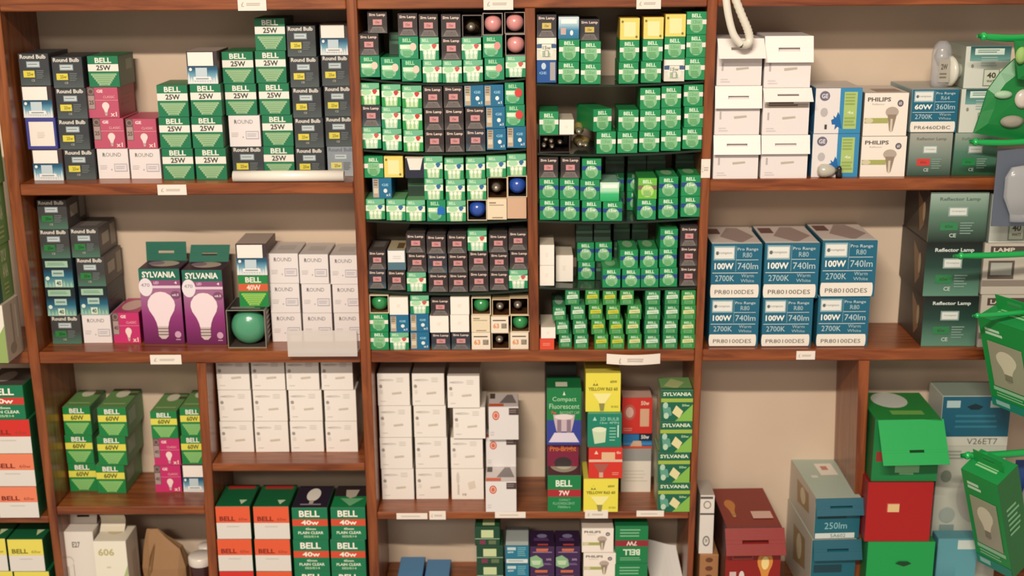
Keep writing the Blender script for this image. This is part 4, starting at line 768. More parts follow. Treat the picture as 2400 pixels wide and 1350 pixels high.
tier(z4, 680, 545, ['w43 SB:863 SL:863 @587', 'w44 SL:908 LB:908 @585', 'w47 B3:953 SL:954 SL:951 @547', 'w47 SL:1004 SB:1002 SL:999 @550', 'w47 SL:1051 SL:1050 SL:1048 @549', 'w47 SL:1099 SL:1098 B3:1095 @540', 'w46 SL:1147 SL:1147 SL:1145 @548', 'w46 B3:1192 SL:1194 SL:1191 @542'], f'fourth tier, {B}', Y=.010)
zz = lambda x: zC
tier(zz, 835, 690, ['w46 G5:867 G5:866 *green:866 @692', 'w46 B3:914 GB:914 WH:912 @697', 'w46 GB:962 GB:961 B3:961 @692', 'w46 SB:1011 WH:1007 SL:1009 @700', 'w46 SB:1058 WH:1055 WH:1055 @696', 'w46 CO:1105 CR:1104 *green:1105 @698', 'w43 *cap:1152 CO:1150 *cap:1153 @702', 'w45 CO:1195 *green:1197 *cap:1194 @698'], f'bottom tier, {B}', Y=.006)
B = 'right tiered bay'
y1 = tier_shelf('3', '4', [(1262, 195), (1430, 198), (1650, 188)], 'thin acrylic shelf, highest in the right tiered bay')
tier(y1, 190, 34, ['w48 PB:1257 W5:1257 SY:1257 @34', 'w50 G5:1308 G5:1309 PD:1308 @39', 'w49 G5:1360 G5:1360 SY:1358:14 @46', 'w48 G5:1449 G5:1451 YB:1452 @42', 'w49 G5:1501 G5:1505 YB:1507 @40', 'w50 W5:1555 G5:1556 YB:1558 @33', 'w48 G5:1604 G5:1607 G5:1608 @27'], f'top tier, {B}')
y2 = tier_shelf('3', '4', [(1264, 358), (1430, 361), (1645, 350)], 'thin acrylic shelf, second down in the right tiered bay')
tier(y2, 355, 300, ['w47 G5:1397 G5:1388:0:17 @255', 'w49 G5:1446 G5:1448 @257', 'w49 G5:1497 G5:1499 G5:1499 @206', 'w48 G5:1548 G5:1548 G5:1549 @202', 'w47 G5:1598 G5:1602 G5:1601 @198'], f'second tier, {B}', start=3)
# opened dark box lying with bulb caps outwards; a green and a white box on it
zz2 = y2(at(1300, 355, .01).x)
a, b = at(1264, 352, .01), at(1336, 352, .01); zt = at(1300, 316, .01).z
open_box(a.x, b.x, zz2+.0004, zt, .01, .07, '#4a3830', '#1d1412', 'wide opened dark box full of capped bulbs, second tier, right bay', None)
for i, (px, py) in enumerate(((1267+8, 343), (1279, 325), (1292, 332), (1292+2, 345), (1313, 335))):
    c = at(px, py, .014); z_ = max(c.z, zz2+.0078); cap_bulb(c.x, .015, min(z_, zt-.008), .0065, 'tiny capped bulb in the wide opened dark box', 'tiny capped bulbs in the wide opened dark box')
single('G5', 1263, 1310, 261, 307, zt, 'green box, white band, resting on the wide opened dark box', None, Y=.010)
single('WH', 1310, 1346, 280, 318, zt, 'small white box leaning beside the green one above the dark box', None, Y=.012)
for i, (px, py, rr) in enumerate(((1357, 322, .0095), (1360, 339, .0095), (1373, 336, .008))):
    c = at(px, py, .02); z_ = zz2+rr+.0012 if i else zz2+.03
    cap_bulb(c.x, .02, z_, rr, ('gold capped bulb perched on the other two loose bulbs', 'gold capped bulb lying lowest beside the dark box', 'small gold capped bulb nearest the green boxes')[i], 'loose gold bulbs in the right tiered bay', '#b59a5c')
y3 = tier_shelf('3', '4', [(1264, 516), (1430, 519), (1642, 509)], 'thin acrylic shelf, third down in the right tiered bay')
tier(y3, 514, 368, ['w47 GN:1264 GN:1263 SL:1262 @368', 'w47 GN:1312 GN:1311 SL:1313 @368', 'w47 GN:1363 GN:1359 GN:1363 @372', 'w47 GN:1412 SH:1405 @427'], f'third tier, {B}')
tier(y3, 512, 414, ['w46 GN:1492 GL:1494 @417', 'w47 GN:1542 GN:1543 @414', 'w47 GN:1594 GN:1595 @411'], f'third tier, {B}', start=5)
for i, px in enumerate((1418, 1470, 1515, 1582)):
    Yb = .085; zs = y3(at(px, 500, Yb).x)+.0002
    for j in range(3):
        a, b = at(px, 400, Yb).x, at(px+45, 400, Yb).x; zt = at(px, 360, Yb).z; h = (zt-zs)/3
        if i == 0 and j < 1: pass
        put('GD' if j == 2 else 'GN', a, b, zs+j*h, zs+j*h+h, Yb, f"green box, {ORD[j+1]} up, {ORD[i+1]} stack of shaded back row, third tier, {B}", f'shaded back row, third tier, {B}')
y4 = tier_shelf('3', '4', [(1264, 672), (1430, 676), (1636, 672)], 'thin greenish acrylic shelf, fourth down in the right tiered bay')
tier(y4, 668, 580, ['w36 WH:1264 WH:1264 @574'], f'fourth tier, {B}', Y=.012)
tier(y4, 650, 580, ['w42 WH:1302 @598'], f'fourth tier, {B}', Y=.040, start=2)
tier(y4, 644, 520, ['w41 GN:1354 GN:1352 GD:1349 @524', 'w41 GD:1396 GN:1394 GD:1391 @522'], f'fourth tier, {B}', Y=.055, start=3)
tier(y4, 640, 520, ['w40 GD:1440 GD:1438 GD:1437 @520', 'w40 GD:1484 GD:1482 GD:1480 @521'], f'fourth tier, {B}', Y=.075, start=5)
tier(y4, 669, 580, ['w44 GN:1411 @629', 'w44 GN:1457 GN:1452 @585', 'w43 GN:1501 GN:1499 @584', 'w43 GN:1545 GN:1544 GN:1546 @536', 'w43 SL:1591 SL:1592 SL:1593 @530'], f'fourth tier, {B}', Y=.010, start=7)
stack(zC, 'CM:1309 CM:1302 CM:1295', 823, 719, 32, f'bottom tier, {B}', 2, Y=.012)
for n, (tk, w_, yb, yt) in enumerate([('CM:1345 CM:1342 CM:1337 CM:1324', 35, 829, 680), ('CY:1392 CY:1385 CY:1379 CY:1371', 34, 828, 679), ('CY:1430 CY:1427 CY:1420 CY:1412', 34, 829, 680), ('CL:1470 CL:1466 CL:1470:1 CL:1452', 34, 828, 680),
    ('CM:1509 CM:1509 CM:1511 CM:1511', 37, 826, 681), ('CM:1552 CM:1553 CM:1556 CM:1557', 36, 826, 680), ('CL:1594 CL:1594 CL:1596 CL:1596', 35, 826, 681)], 3):
    stack(zC, tk, yb, yt, w_, f'bottom tier, {B}', n, Y=.006)
stack(zC, 'RP:1264 WH:1267', 833, 767, 36, f'bottom tier, {B}', 1, Y=.004)
# ------------------------------------------------------------------ centre shelf below the tiers
P = 'long lower centre shelf'; l = lim('2', '4', zDR+.1)
stack(zDR, 'WB:895 WB:891 WB:889 WB:885', 1171, 875, 77, P, 1, xlim=l)
stack(zDR, 'WB:975 WB:973 WB:970 WB:966', 1170, 875, 77, P, 2)
stack(zDR, 'WC:1058 WB:1056 WB:1062:-4 WB:1049:-8', 1170, 877, 77, P, 3)
def custom(items, zs, Yf, place, n, cnt0=0):
    """items: key, x0, x1, ytop, extra depth (m); bottom to top"""
    z = zs; N = len(items)
    for i, (k, x0, x1, yt, dy) in enumerate(items):
        Y = Yf+dy; zt = at((x0+x1)/2, yt, Y).z; ym = yt+50
        a, b = at(x0, ym, Y).x, at(x1, ym, Y).x
        pos = ('alone' if N == 1 else 'lowest' if i == 0 else 'topmost' if i == N-1 else ORD[i+1]+' up')+f", {ORD[n]} stack from left, {place}"
        put(k, a, b, z, zt, Y, f"{DES[k][8]}, {pos}", f"boxes on the {place}"); z = zt
custom([('P', 1138, 1211, 1128, 0), ('P', 1139, 1210, 1025, .058), ('P', 1145, 1216, 953, .048)], zDR, .001, P, 4)
custom([('B7', 1283, 1362, 1114, 0), ('PM', 1282, 1357, 1037, .036), ('CF', 1281, 1363, 909, .026), ], zDR, .001, P, 5)
custom([('YR', 1367, 1449, 1122, 0), ('RR', 1379, 1459, 1049, .002), ('TE', 1377, 1457, 969, .004), ('YR', 1372, 1455, 874, .012)], zDR, .000, P, 6)
Yw = depth_on(1490, 1153, zDR)
custom([('WG', 1455, 1526, 1051, 0), ('B50', 1459, 1528, 1014, 0), ('RH', 1457, 1529, 932, -.004)], zDR, Yw, P, 7)
custom([('SG', 1541, 1617, 1131, 0), ('SG', 1541, 1617, 1060, 0), ('SG', 1546, 1622, 987, 0), ('SG', 1548, 1624, 914, 0)], zDR, .0, P, 8)
zc5 = at(1320, 909, .027).z
put('BK', at(1278, 880, .08).x, at(1352, 880, .08).x, zDR, at(1315, 858, .08).z, .087, 'tall black box behind the compact fluorescent box, long lower centre shelf', None)
P = 'bottom centre shelf'
def sunk(key, xs, ys, n, Y=.004, yoff=0):      # stack whose lower boxes run out of the frame
    z = [at(xs[0][0], y, Y).z for y in ys]; st = (z[0]-z[-1])/(len(ys)-1); k = max(1, round((z[0]-zE)/st)); st = (z[0]-zE)/k
    for i in range(k):
        x0, x1 = xs[min(i, len(xs)-1)]; ym = ys[min(i+1, len(ys)-1)]; kk = key[min(i, len(key)-1)]
        pos = 'top' if i == 0 else f'{ORD[i+1]} down'
        put(kk, at(x0, ym, Y).x, at(x1, ym, Y).x, z[0]-(i+1)*st, z[0]-i*st, Y+.001*(i == 0), f"{DES[kk][8]}, {pos}, {ORD[n]} stack, {P}", f"boxes on the {P}")
sunk(['BE'], [(993, 1052)], [1364, 1386], 2, Y=.03); sunk(['BE'], [(930, 990)], [1358, 1380], 1, Y=.03)
sunk(['DG'], [(1113, 1172), (1117, 1180)], [1236, 1283, 1331], 3)
sunk(['CT'], [(1184, 1240)], [1279, 1330], 4)
sunk(['HP'], [(1242, 1300)], [1282, 1346], 5); sunk(['HP'], [(1302, 1360)], [1282, 1346], 6)
sunk(['PS'], [(1363, 1438), (1367, 1444)], [1238, 1305], 7); sunk(['B7I', 'B7I'], [(1440, 1518)], [1233, 1340], 8)
a = at(1525, 1277, .09); t = thing('paper_sheet', (at(1565, 1350, .06).x, .05, zE), 'curled white paper sheet leaning against the wall, bottom centre shelf', 'paper')
m = MB(); n = 8; w0 = .055; H_ = a.z-zE
for i in range(n):
    f = lambda q: ((q-.5)*w0, .012*math.cos(q*3.1))
    (xa, ya), (xb, yb_) = f(i/n), f((i+1)/n)
    m.poly([(xa, ya, 0), (xb, yb_, 0), (xb-.012, yb_+.05, H_), (xa-.012, ya+.05, H_)], '#cfcbc4'); m.poly([(xa, ya+.0006, 0), (xb, yb_+.0006, 0), (xb-.012, yb_+.0506, H_), (xa-.012, ya+.0506, H_)], '#cfcbc4')
m.build('sheet', t, PAPER)
# ------------------------------------------------------------------ upper right shelf
P = 'upper right shelf'
def wf_stack(x, w_, yb, tops, n, dx):
    z = zBR; Y = depth_on(x[0]+w_/2, yb, zBR); Y = max(0, Y)
    for i, (px, yt) in enumerate(zip(x, tops)):
        zt = at(px+w_/2, yt, Y).z; ym = yt+100
        pos = ('lowest', 'middle', 'topmost')[i]
        lab = f"white lamp box with drooping slotted flap, {pos}, {ORD[n]} stack, {P}"
        a, b = at(px+1, ym, Y).x, at(px+w_-1, ym, Y).x
        s = put('WF', a, b, z, zt, Y+.0005*i, lab, 'white flap-fronted lamp boxes')
        f = hang_flap(s, .0735, (.031, .032, .036, .03, .026, .036)[i+3*(n-1)] , -(18, 14, 40, 14, 45, 16)[i+3*(n-1)], (0, -.0012, .0698), '#eee6de'); f['label'] = 'drooping white card flap with a slot'
        z = zt
wf_stack([1669, 1673, 1678], 108, 419, [316, 201, 90], 1, 0)
wf_stack([1780, 1784, 1789], 112, 418, [316, 206, 84], 2, 0)
def pair(k, xs, tops, yb, n, place, zs, labs=None, Y=None):
    z = zs; Y = max(-.002, depth_on((xs[0][0]+xs[0][1])/2, yb, zs)) if Y is None else Y
    for i, ((x0, x1), yt) in enumerate(zip(xs, tops)):
        kk = k[i] if isinstance(k, list) else k
        zt = at((x0+x1)/2, yt, Y).z; ym = yt+90
        pos = ('lowest', 'topmost')[i] if len(xs) == 2 else ('lowest', 'middle', 'topmost')[i] if len(xs) == 3 else 'alone'
        put(kk, at(x0+1, ym, Y).x, at(x1-1, ym, Y).x, z, zt, Y+.0004*i, f"{DES[kk][8]}, {pos}, {ORD[n]} stack from left, {place}", f"{DES[kk][8]} group on {place}"); z = zt
    return z
pair('G2', [(1899, 2011), (1906, 2018)], [313, 206], 415, 3, P, zBR)
pair('PH', [(2013, 2121), (2020, 2126)], [319, 217], 414, 4, P, zBR)
zr = pair(['RZ', 'C6'], [(2125, 2228), (2131, 2243)], [311, 209], 412, 5, P, zBR)
zf = pair(['RW', 'F4'], [(2230, 2334), (2245, 2348)], [311, 208], 411, 6, P, zBR)
single('F4', 2256, 2364, 108, 199, zf, 'mint and white 40-watt box, highest at the right end', None, Y=.03)
# spotlight bulb standing in a clear blister beside it
c = at(2205, 195, .045); zt = at(2205, 96, .045).z
t = thing('blister_pack', (c.x, .05, zr), 'clear plastic bulb pack standing on the teal 60W box', 'package')
h = zt-zr; m = MB(); m.lathe([(.0001, 0), (.0135, 0), (.0145, .01), (.0145, h*.75), (.012, h*.9), (.006, h), (.0001, h)], '#9a9688', 20, Matrix.Rotation(R(90), 4, 'X')); m.build('plastic_shell', t, BLISTER); m = MB(); m.lathe([(.0001, .03), (.006, .032), (.0115, .045), (.0115, h*.66), (.008, h*.82), (.0001, h*.86)], '#a9a598', 20, Matrix.Rotation(R(90), 4, 'X')); m.build('bulb', t, ENAMEL)
m = MB(); A = Art(m, (-.008, -.0152, h*.62), (.016, 0, 0), (0, 0, -.034), (0, -1, 0)); A.R(0, 0, 1, 1, '#a5a092'); A.T('2W', .2, .2, .8, .45, '#4f4a40'); A.L(.1, .6, .9, .9, '#6f6a5c', 2); m.build('label', t, PAPER)
c = at(2242, 150, .05); t = thing('spotlight_bulb', (c.x-.004, .05, zr+.03), 'white ribbed spotlight bulb leaning between clear pack and top right box', 'light bulb')
m = MB(); M = Matrix.Rotation(R(90), 4, 'Z'); m.lathe([(.0001, -.012), (.022, -.011), (.0235, -.006), (.02, -.002), (.012, .006), (.009, .014)], '#d8d6c6', 24, Matrix.Rotation(R(-78), 4, 'Z')); m.build('reflector', t, ENAMEL)
m = MB(); m.lathe([(.0092, .0135), (.0092, .022), (.006, .026), (.0001, .026)], '#b7b09c', 18, Matrix.Rotation(R(-78), 4, 'Z')); m.build('metal_cap', t, METAL)
t.location.z = zr+.0245
# small frosted knob and black plug on the shelf
c = at(1941, 419, -.0); t = thing('frosted_bulb', (c.x, .0125, zBR), 'small frosted bulb lying before the spotlight box, upper right shelf', 'light bulb')
m = MB(); m.lathe([(.0001, -.0145), (.006, -.0135), (.010, -.009), (.0105, -.002), (.009, .006), (.005, .0115)], '#b9b5a6', 20, Matrix.Translation((0, 0, .0107)) @ Matrix.Rotation(R(-90), 4, 'Z')); m.build('glass_globe', t, ENAMEL)
m = MB(); m.lathe([(.0045, .011), (.0045, .0165), (.0001, .0165)], '#8f8a80', 16, Matrix.Translation((0, 0, .0107)) @ Matrix.Rotation(R(-90), 4, 'Z')); m.build('metal_cap', t, METAL)
c = at(1968, 420, 0); t = thing('cable_plug', (c.x+.0005, .0085, zBR), 'small black plug beside the frosted bulb', 'plug')
m = MB(); m.lathe([(.0001, 0), (.0045, 0), (.005, .006), (.0035, .010), (.004, .014), (.0025, .018), (.0001, .0185)], '#17120f', 16, Matrix.Rotation(R(90), 4, 'X')); m.build('plug_body', t, GLOSSY)
# white looped tube hanging from above
Yh = -.05
def smooth(pts, n=8):
    o = []
    for i in range(len(pts)-1):
        p0, p1, p2, p3 = pts[max(i-1, 0)], pts[i], pts[i+1], pts[min(i+2, len(pts)-1)]
        for j in range(n):
            t_ = j/n; o.append(.5*((2*p1)+(-p0+p2)*t_+(2*p0-5*p1+4*p2-p3)*t_*t_+(-p0+3*p1-3*p2+p3)*t_**3))
    o.append(pts[-1]); return o
pp = smooth([at(x, y, Yh+(.004*i if i < 5 else .02)) for i, (x, y) in enumerate([(1690,-160), (1697,-60), (1702,0), (1709,45), (1720,82), (1737,104)])])
pq = smooth([at(x, y, Y_) for x, y, Y_ in [(1737,104,-.03), (1750,104,-.026), (1757,92,-.024), (1752,68,-.026), (1736,30,-.03), (1718,-20,-.034), (1698,-90,-.038), (1688,-160,-.04)]])
t = thing('looped_white_tube', pp[0], 'white looped tube hanging in front of the top white flap box', 'cable')
m = MB(); m.tube([p-pp[0] for p in pp], .0054, '#e9e4d4', 12); m.build('smooth_tube', t, GLOSSY)
m = MB(); m.tube([p-pp[0] for p in pq], .0056, '#e4decd', 12, rib=.14); m.build('ribbed_tube', t, GLOSSY)
# ------------------------------------------------------------------ middle right shelf
P = 'middle right shelf'; 
for n, (xs, tp) in enumerate([([(1660,1778), (1664,1785)], [699, 572]), ([(1783,1903), (1788,1919)], [699, 570]), ([(1912,2035), (1922,2053)], [696, 564])], 1):
    pair('CP', xs, tp, 812, n, P, zC)
zz = at(2225, 812, .0).z
pair(['RX', 'RX', 'RY'], [(2158,2288), (2163,2297), (2174,2313)], [694, 568, 450], 812, 4, P, zC, Y=max(-.002, depth_on(2223, 811, zC)))
pair(['LW', 'LW', 'F4'], [(2291,2410), (2299,2420), (2317,2425)], [690, 569, 455], 808, 5, P, zC, Y=.008)
# ------------------------------------------------------------------ lower right compartments
s, zt, Y = single('TB', 1897, 2004, 1263, 1350, zE, 'teal 250 lumen box, lower one, slotted flap open', 'teal filament lamp boxes', Y=-.012, yaw=3)
zt = at(1950, 1262, -.012).z
f = hang_flap(s, .078, .02, -35, (.004, -.0012, .0615), '#12596a'); f['label'] = 'teal slotted flap with two white stickers'
s, zt2, Y = single('TB', 1905, 2014, 1166, 1261, zt, 'teal 250 lumen box, upper one, slotted flap open', 'teal filament lamp boxes', Y=-.012, yaw=3)
f = hang_flap(s, .08, .025, -28, (.003, -.0012, .0615), '#12596a'); f['label'] = 'teal slotted flap with two white stickers'
for f in (f,): pass
s, zt, Y = single('DR', 1697, 1829, 1236, 1352, zE, 'dark red flame lamp box with drooping slotted flap', None, Y=-.03, yaw=1.5)
f = hang_flap(s, .098, .031, -42, (0, -.0012, .0895), '#841a10'); f['label'] = 'dark red drooping slotted flap'
s, zt, Y = single('GS', 2024, 2182, 1269, 1400, zE, 'large bright green box with slot, under the red box', None, Y=-.035)
m = MB(); A = Art(m, (-.052, -.0022, .09), (.104, 0, 0), (0, 0, -.09), (0, -1, 0)); A.P([(.42, .3), (.47, .27), (.6, .27), (.66, .3), (.6, .325), (.55, .34), (.5, .325)], '#0a3a1a'); m.build('euro_slot', s, CARD)
s, zr2, Y = single('RE', 2024, 2178, 1130, 1269, zt, 'large red box with cream sticker between two green boxes', None, Y=-.034)
s, zg2, Y = single('BG', 2040, 2196, 982, 1125, zr2, 'large green lamp box with open slotted flap on the red box', None, Y=-.03)
f = hang_flap(s, .104, .066, -38, (.003, -.0012, .0915), '#12a04c', skew=3, sw=(.42, .64), sh=(.27, .33)); f['label'] = 'bright green open flap with euro slot'
# white and grey tall lamp box behind, and a teal-topped one
DES['TW'] = (100,150,70,'#b5b8ac', lambda a: (a.R(0,0,1,1,'#b9bcae'), a.R(0,0,1,.2,'#155a70'), a.R(.06,.02,.26,.055,'#a9c4c4'), a.R(.7,.02,.94,.055,'#a9b8b0'), a.P([(.36,.05),(.48,.035),(.6,.05),(.54,.065),(.42,.065)],'#0a2a30'), a.L(.2,.09,.85,.17,'#2c7488',3), a.R(0,.2,1,.245,'#c4c6b8'), a.T('V26ET7',.4,.208,.85,.238,'#565c50',False), a.L(.05,.27,.4,.32,'#90968a',3), a.E(.62,.5,.3,.14,'#a8a69c'), a.E(.14,.4,.08,.03,'#7d8a78'), a.E(.2,.6,.12,.04,'#9aa49c'), a.R(.1,.65,.32,.7,'#7f9490'), a.R(.08,.72,.5,.75,'#93a09a')), lambda a: a.R(0,0,1,1,'#8a9a8c'), None, 'large_lamp_box', 'grey lamp box')
s, zt, Y = single('TW', 2178, 2335, 928, 1290, zE, 'tall teal-topped grey lamp box behind the large green box', None, Y=.036)
DES['LT'] = (66,80,30,'#4d8a94', lambda a: (a.R(0,0,1,1,'#5a9aa4'), a.R(.5,.02,.95,.16,'#cbd6cf'), a.G(0,.4,.5,1,[(0,'#5a9aa4'),(1,'#2f7480')]), a.R(.55,.7,.85,1,'#1c4a50')), None, None, 'lamp_box', 'light teal box')
s, zt, Y = single('LT', 2186, 2280, 1262, 1400, zE, 'light teal box standing before the tall grey lamp box', None, Y=-.005)
# narrow white box with printed rings, standing on a perforated tan block, left end
a = at(1640, 1302, .004); t = thing('pegboard_block', (at(1662, 1345, .01).x, .008, zE), 'tan perforated block beside the dark red box', 'block'); zt = at(1660, 1300, .008).z
m = MB(); m.box(-.0165, .0145, 0, .09, 0, zt-zE, '#a5744a', .001); A = Art(m, (-.0165, 0, zt-zE), (.031, 0, 0), (0, 0, -(zt-zE)), (0, -1, 0))
for r_ in range(5): A.E(.5, .12+.19*r_, .2, .055, '#6a3c22', 14)
m.build('perforated_body', t, CARD)
DES['WN'] = (22,80,60,'#a9a196', lambda a: (a.R(0,0,1,1,'#e0dad0'), a.R(.0,.02,.9,.06,'#5a544e'), a.E(.5,.16,.28,.07,'#8d867c'), a.E(.5,.16,.2,.05,'#ddd6ca'), a.R(0,.3,1,.33,'#5a544e'), a.E(.5,.78,.26,.09,'#77716a'), a.E(.5,.78,.18,.065,'#e0dad0'), a.T('3W',.4,.74,.6,.81,'#77716a')), None, None, 'narrow_lamp_box', 'narrow white box')
single('WN', 1636, 1671, 1160, 1299, zt, 'narrow white box with printed rings, right of the lower upright', None, Y=.012)
# ------------------------------------------------------------------ packs hanging on clip strips at the right edge
def plastic_hook(px0, px1, py, Y, lab, r=.004, wave=.003):
    a, b = at(px0, py, Y), at(px1, py, Y); t = thing('plastic_hook', a, lab, 'hook', 'green plastic hooks at the right edge')
    n = 12; pts = []; rr = []
    for i in range(n+1):
        q = i/n; p = a.lerp(b, q)-a; p.z += wave*math.sin(q*math.pi*1.0)*(-1); p.y += .02*q; pts.append(p); rr.append(r*(.55+.45*min(1, q*5)) if q < .2 else r)
    m = MB(); m.tube(pts, rr, '#0fa04a', 12); m.build('hook_arm', t, GLOSSY)
    m = MB(); m.lathe([(.0001, -r), (r*.8, -r*.7), (r*1.2, 0), (r*.8, r*.7), (.0001, r)], '#12b052', 14, Matrix.Translation(pts[1])); m.build('hook_tip', t, GLOSSY)
    return t
plastic_hook(2292, 2470, 84, -.06, 'green plastic hook at the top right corner', .0052, .004)
plastic_hook(2272, 2460, 332, -.07, 'green plastic hook in front of the green-shaded reflector box', .0046, .003)
plastic_hook(2235, 2460, 600, -.07, 'straight green plastic hook across the dark reflector box', .0046, .001)
plastic_hook(2252, 2460, 1068, -.08, 'green plastic hook above the lower windowed pack', .0056, .002)
plastic_hook(2280, 2420, 740, -.13, 'green hook tip beside the big windowed pack', .0035, .001)
def windowed_pack(px, py, Y, w_, d_, h_, rot, lab):
    M3 = Matrix.Rotation(R(rot[1]), 3, 'Y') @ Matrix.Rotation(R(rot[0]), 3, 'X') @ Matrix.Rotation(R(rot[2]), 3, 'Z')
    t = thing('windowed_lamp_pack', at(px, py, Y), lab, 'package', 'green windowed packs hanging at the right', tuple(M3.to_euler()))
    m = MB(); m.box(0, w_, 0, d_, -h_, 0, '#0d7a34', .0008)
    A = Art(m, (0, d_, 0), (w_, 0, 0), (0, -d_, 0), (0, 0, 1)); A.R(0, 0, 1, 1, '#148a42'); A.L(.2, .35, .8, .7, '#8fc48f', 3, .6)
    A = Art(m, (0, 0, 0), (w_, 0, 0), (0, 0, -h_), (0, -1, 0)); A.R(0, 0, 1, 1, '#0e8a3c'); A.L(.12, .1, .5, .18, '#b9d8bc', 2, .7); A.R(.1, .76, .9, .8, '#8fbf9a'); A.L(.15, .82, .8, .88, '#8fbf9a', 2); A.R(0, .9, 1, 1, '#11806c'); A.R(.1, .92, .4, .97, '#8fbcae')
    A = Art(m, (w_, 0, 0), (0, d_, 0), (0, 0, -h_), (1, 0, 0)); A.R(0, 0, 1, 1, '#0a6a2c'); A.L(.2, .3, .8, .6, '#7fb88a', 6)
    m.build('carton', t, CARD)
    m = MB(); m.box(w_*.14, w_*.86, -.0016, -.0004, -h_*.74, -h_*.24, '#8f8a74', .0005); A = Art(m, (w_*.14, -.0016, -h_*.24), (w_*.72, 0, 0), (0, 0, -h_*.5), (0, -1, 0)); A.R(0, 0, 1, 1, '#9a9580'); A.bulb(.5, .36, .3, .22, '#d0c8b0', '#8a8270'); m.build('window', t, GLOSSY)
    m = MB(); th = .0008; L_ = .024
    for q in ((w_*.1, w_*.9, 0, .01), (w_*.1, w_*.9, .018, L_), (w_*.1, w_*.35, .01, .018), (w_*.65, w_*.9, .01, .018)): m.box(q[0], q[1], d_*.5, d_*.5+th, q[2]+.0004, q[3], '#12913f', .0001)
    m.build('hang_tab', t, CARD); return t
windowed_pack(2291, 740, -.07, .088, .062, .158, (9, -17, -64), 'big green windowed pack hanging highest at the right edge')
windowed_pack(2252, 1098, -.09, .064, .05, .21, (18, -19, -58), 'lower green windowed pack hanging at the right edge')
def blister(px, py, Y, w_, h_, col, lab, txt=None):
    t = thing('blister_pack', at(px, py, Y), lab, 'package', None)
    m = MB(); m.box(0, w_, .012, .013, -h_, 0, col, .0003); m.build('backing_card', t, CARD)
    m = MB(); r = w_*.36; prof = [(.0001, -h_*.2), (r*.7, -h_*.22), (r, -h_*.35), (r, -h_*.6), (r*.55, -h_*.82), (r*.5, -h_*.92), (.0001, -h_*.92)]
    m.lathe([(a_, b_) for a_, b_ in prof], '#c9c9c4', 22, Matrix.Translation((w_*.5, 0, 0)) @ Matrix.Scale(.36, 4, (0, 1, 0)) @ Matrix.Rotation(R(90), 4, 'X')); m.build('clear_bubble', t, BLISTER)
    m = MB(); m.lathe([(a_*.8, b_) for a_, b_ in prof[:-2]]+[(.0001, -h_*.8)], '#8f8f8c', 20, Matrix.Translation((w_*.5, .003, 0)) @ Matrix.Scale(.2, 4, (0, 1, 0)) @ Matrix.Rotation(R(90), 4, 'X')); o = m.build('bulb', t, ENAMEL)
    return t
blister(2346, 352, -.06, .07, .115, '#58616e', 'grey-blue blister pack hanging under the second green hook')
blister(2388, 1085, -.03, .06, .16, '#23407c', 'dark blue blister pack at the lower right edge')
LEAF = clear('green_translucent_film', '#14803c', .35, .8, (.5, .9, .55, 1))
def film_pack(pts, Y, th, lab, bits):
    P0 = at(*pts[0], Y); t = thing('film_pack', P0, lab, 'package', None)
    fr = [at(x, y, Y)-P0 for x, y in pts]; c = sum(fr, Vector())/len(fr); m = MB(); n = len(fr)
    mid = [p+(c-p)*.35+Vector((random.uniform(-.002, .002), -th*.5, random.uniform(-.002, .002))) for p in fr]; bk = [p+Vector((0, .004, 0)) for p in fr]
    cc = c+Vector((.002, -th*.62, 0)); vs = fr+mid+[cc]+bk; fs = [[i, (i+1) % n, n+(i+1) % n, n+i] for i in range(n)]+[[n+i, n+(i+1) % n, 2*n] for i in range(n)]
    fs += [[2*n+1+i for i in range(n)][::-1]]+[[i, 2*n+1+i, 2*n+1+(i+1) % n, (i+1) % n] for i in range(n)]
    m.mesh(vs, fs, '#14803c'); m.build('film_wrap', t, LEAF)
    for x, y, rx_, rz_, col, nm in bits:
        q = at(x, y, Y-th*.8)-P0; m = MB(); m.lathe([(.0001, -.004), (rx_*.6, -.0032), (rx_, 0), (rx_*.9, .004), (.0001, .006)], col, 18, Matrix.Translation(q) @ Matrix.Scale(rz_/rx_, 4, (0, 0, 1))); m.build(nm, t, ENAMEL if nm == 'bulb' else PAPER)
film_pack([(2282,312), (2300,262), (2316,210), (2345,170), (2378,138), (2470,110), (2490,300), (2400,328), (2340,322)], -.045, .014, 'crumpled green film pack hanging in front of the 40-watt boxes', [(2398, 232, .012, .014, '#c9bfb4', 'bulb'), (2352, 222, .013, .006, '#9fc0a0', 'label'), (2372, 285, .017, .009, '#8f8c7c', 'label')])
film_pack([(2378,96), (2480,92), (2480,200), (2386,185)], -.075, .010, 'dark green film pack hanging from the top right hook', [(2394, 130, .008, .012, '#8fb464', 'label')])
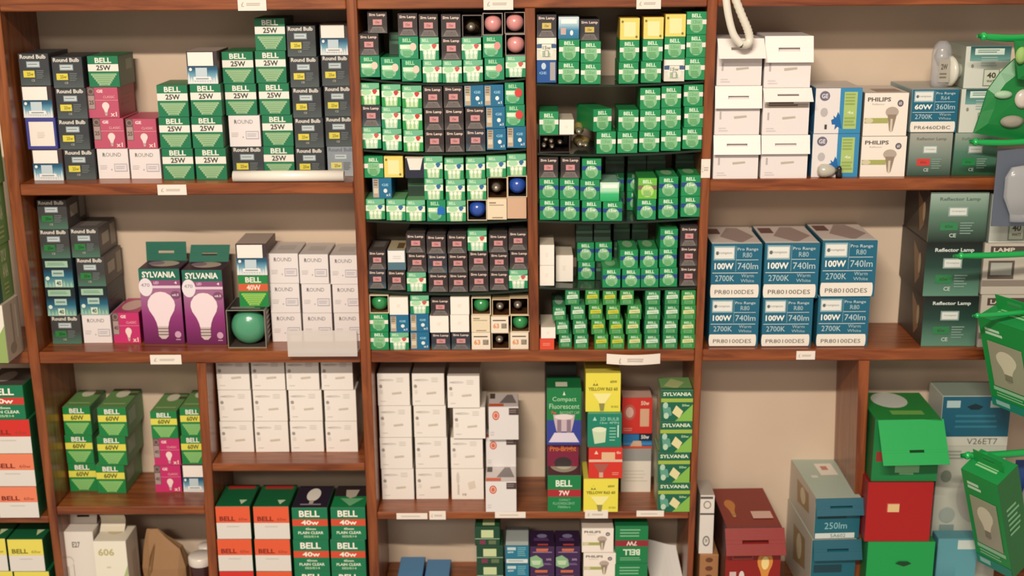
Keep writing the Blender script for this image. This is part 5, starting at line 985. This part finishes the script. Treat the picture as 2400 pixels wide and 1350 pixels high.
# ------------------------------------------------------------------ price tickets on the shelf edges
def ticket(x0, x1, y0, y1, txt, lab, Y=-.0012, hang=0, curve=False, n=None):
    a, b = at(x0, y0, Y), at(x1, y1, Y); t = thing('price_ticket', ((a.x+b.x)/2, Y, b.z), lab, 'ticket', 'price tickets on the shelf edges')
    w2 = (b.x-a.x)/2; h = a.z-b.z; m = MB()
    if curve:
        n_ = 12; f = lambda q: (-w2+2*w2*q, -.007*math.sin(q*math.pi)-.0004)
        for i in range(n_):
            (xa, ya), (xb, yb_) = f(i/n_), f((i+1)/n_); m.mesh([(xa, ya, 0), (xb, yb_, 0), (xb, yb_, h), (xa, ya, h), (xa, ya+.0006, 0), (xb, yb_+.0006, 0), (xb, yb_+.0006, h), (xa, ya+.0006, h)], [[0,1,2,3],[7,6,5,4],[3,2,6,7],[4,5,1,0]], '#e6ddd0')
        m.build('ticket_card', t, PAPER)
        m = MB(); A = Art(m, (-w2*.6, -.0075, h), (w2*1.2, 0, 0), (0, 0, -h), (0, -1, 0)); A.T('£', .04, .3, .1, .8, '#a8a098', False); A.L(.3, .35, .85, .75, '#bdb4aa', 2, .6); m.build('printed_price', t, PAPER)
        return
    m.box(-w2, w2, 0, .0006, 0, h, '#e6ddd0', .0002)
    A = Art(m, (-w2, 0, h), (2*w2, 0, 0), (0, 0, -h), (0, -1, 0)); (A.T('£', .12, .34, .22, .7, '#a39a90', False) if '£' in txt else None); A.L(.3 if '£' in txt else .15, .42, .84, .66, '#bab1a6', 2, .6); m.build('ticket_card', t, PAPER)
ticket(556, 625, -6, 25, '£1.25', 'cream price ticket on the top shelf edge above the left bulb boxes')
ticket(1133, 1203, -6, 23, '£ 0.99', 'cream price ticket on the top shelf edge above the pink bulbs')
ticket(1492, 1549, -6, 21, '£1.10', 'cream price ticket on the top shelf edge above yellow boxes')
ticket(368, 438, 433, 457, '£1.45', 'price ticket under the upper left shelf boxes')
ticket(351, 426, 832, 854, '£ 4.95', 'price ticket below the purple bulb boxes')
ticket(1422, 1547, 829, 852, '£ 1.25 each', 'wide curled price ticket below the green candle boxes', Y=-.002, curve=True)
ticket(1867, 1910, 823, 843, '£5.95', 'small price ticket below the teal lamp boxes')
ticket(929, 1002, 1203, 1217, 'ELE CLEAR 12', 'long cream ticket, leftmost on the long lower centre shelf')
ticket(1006, 1045, 1198, 1218, '£3.50', 'square ticket right of the leftmost long ticket')
ticket(1160, 1232, 1200, 1214, 'ELE CLEAR 40', 'long ticket below the orange-roundel boxes')
ticket(1371, 1425, 1196, 1215, 'R63  £2.75', 'ticket below the yellow reflector box')
ticket(1492, 1556, 1197, 1211, 'GU10 50W', 'long ticket below the white grey-topped box')
ticket(1644, 1664, 373, 417, '£', 'small upright white ticket on the upright beside the tiered bay')
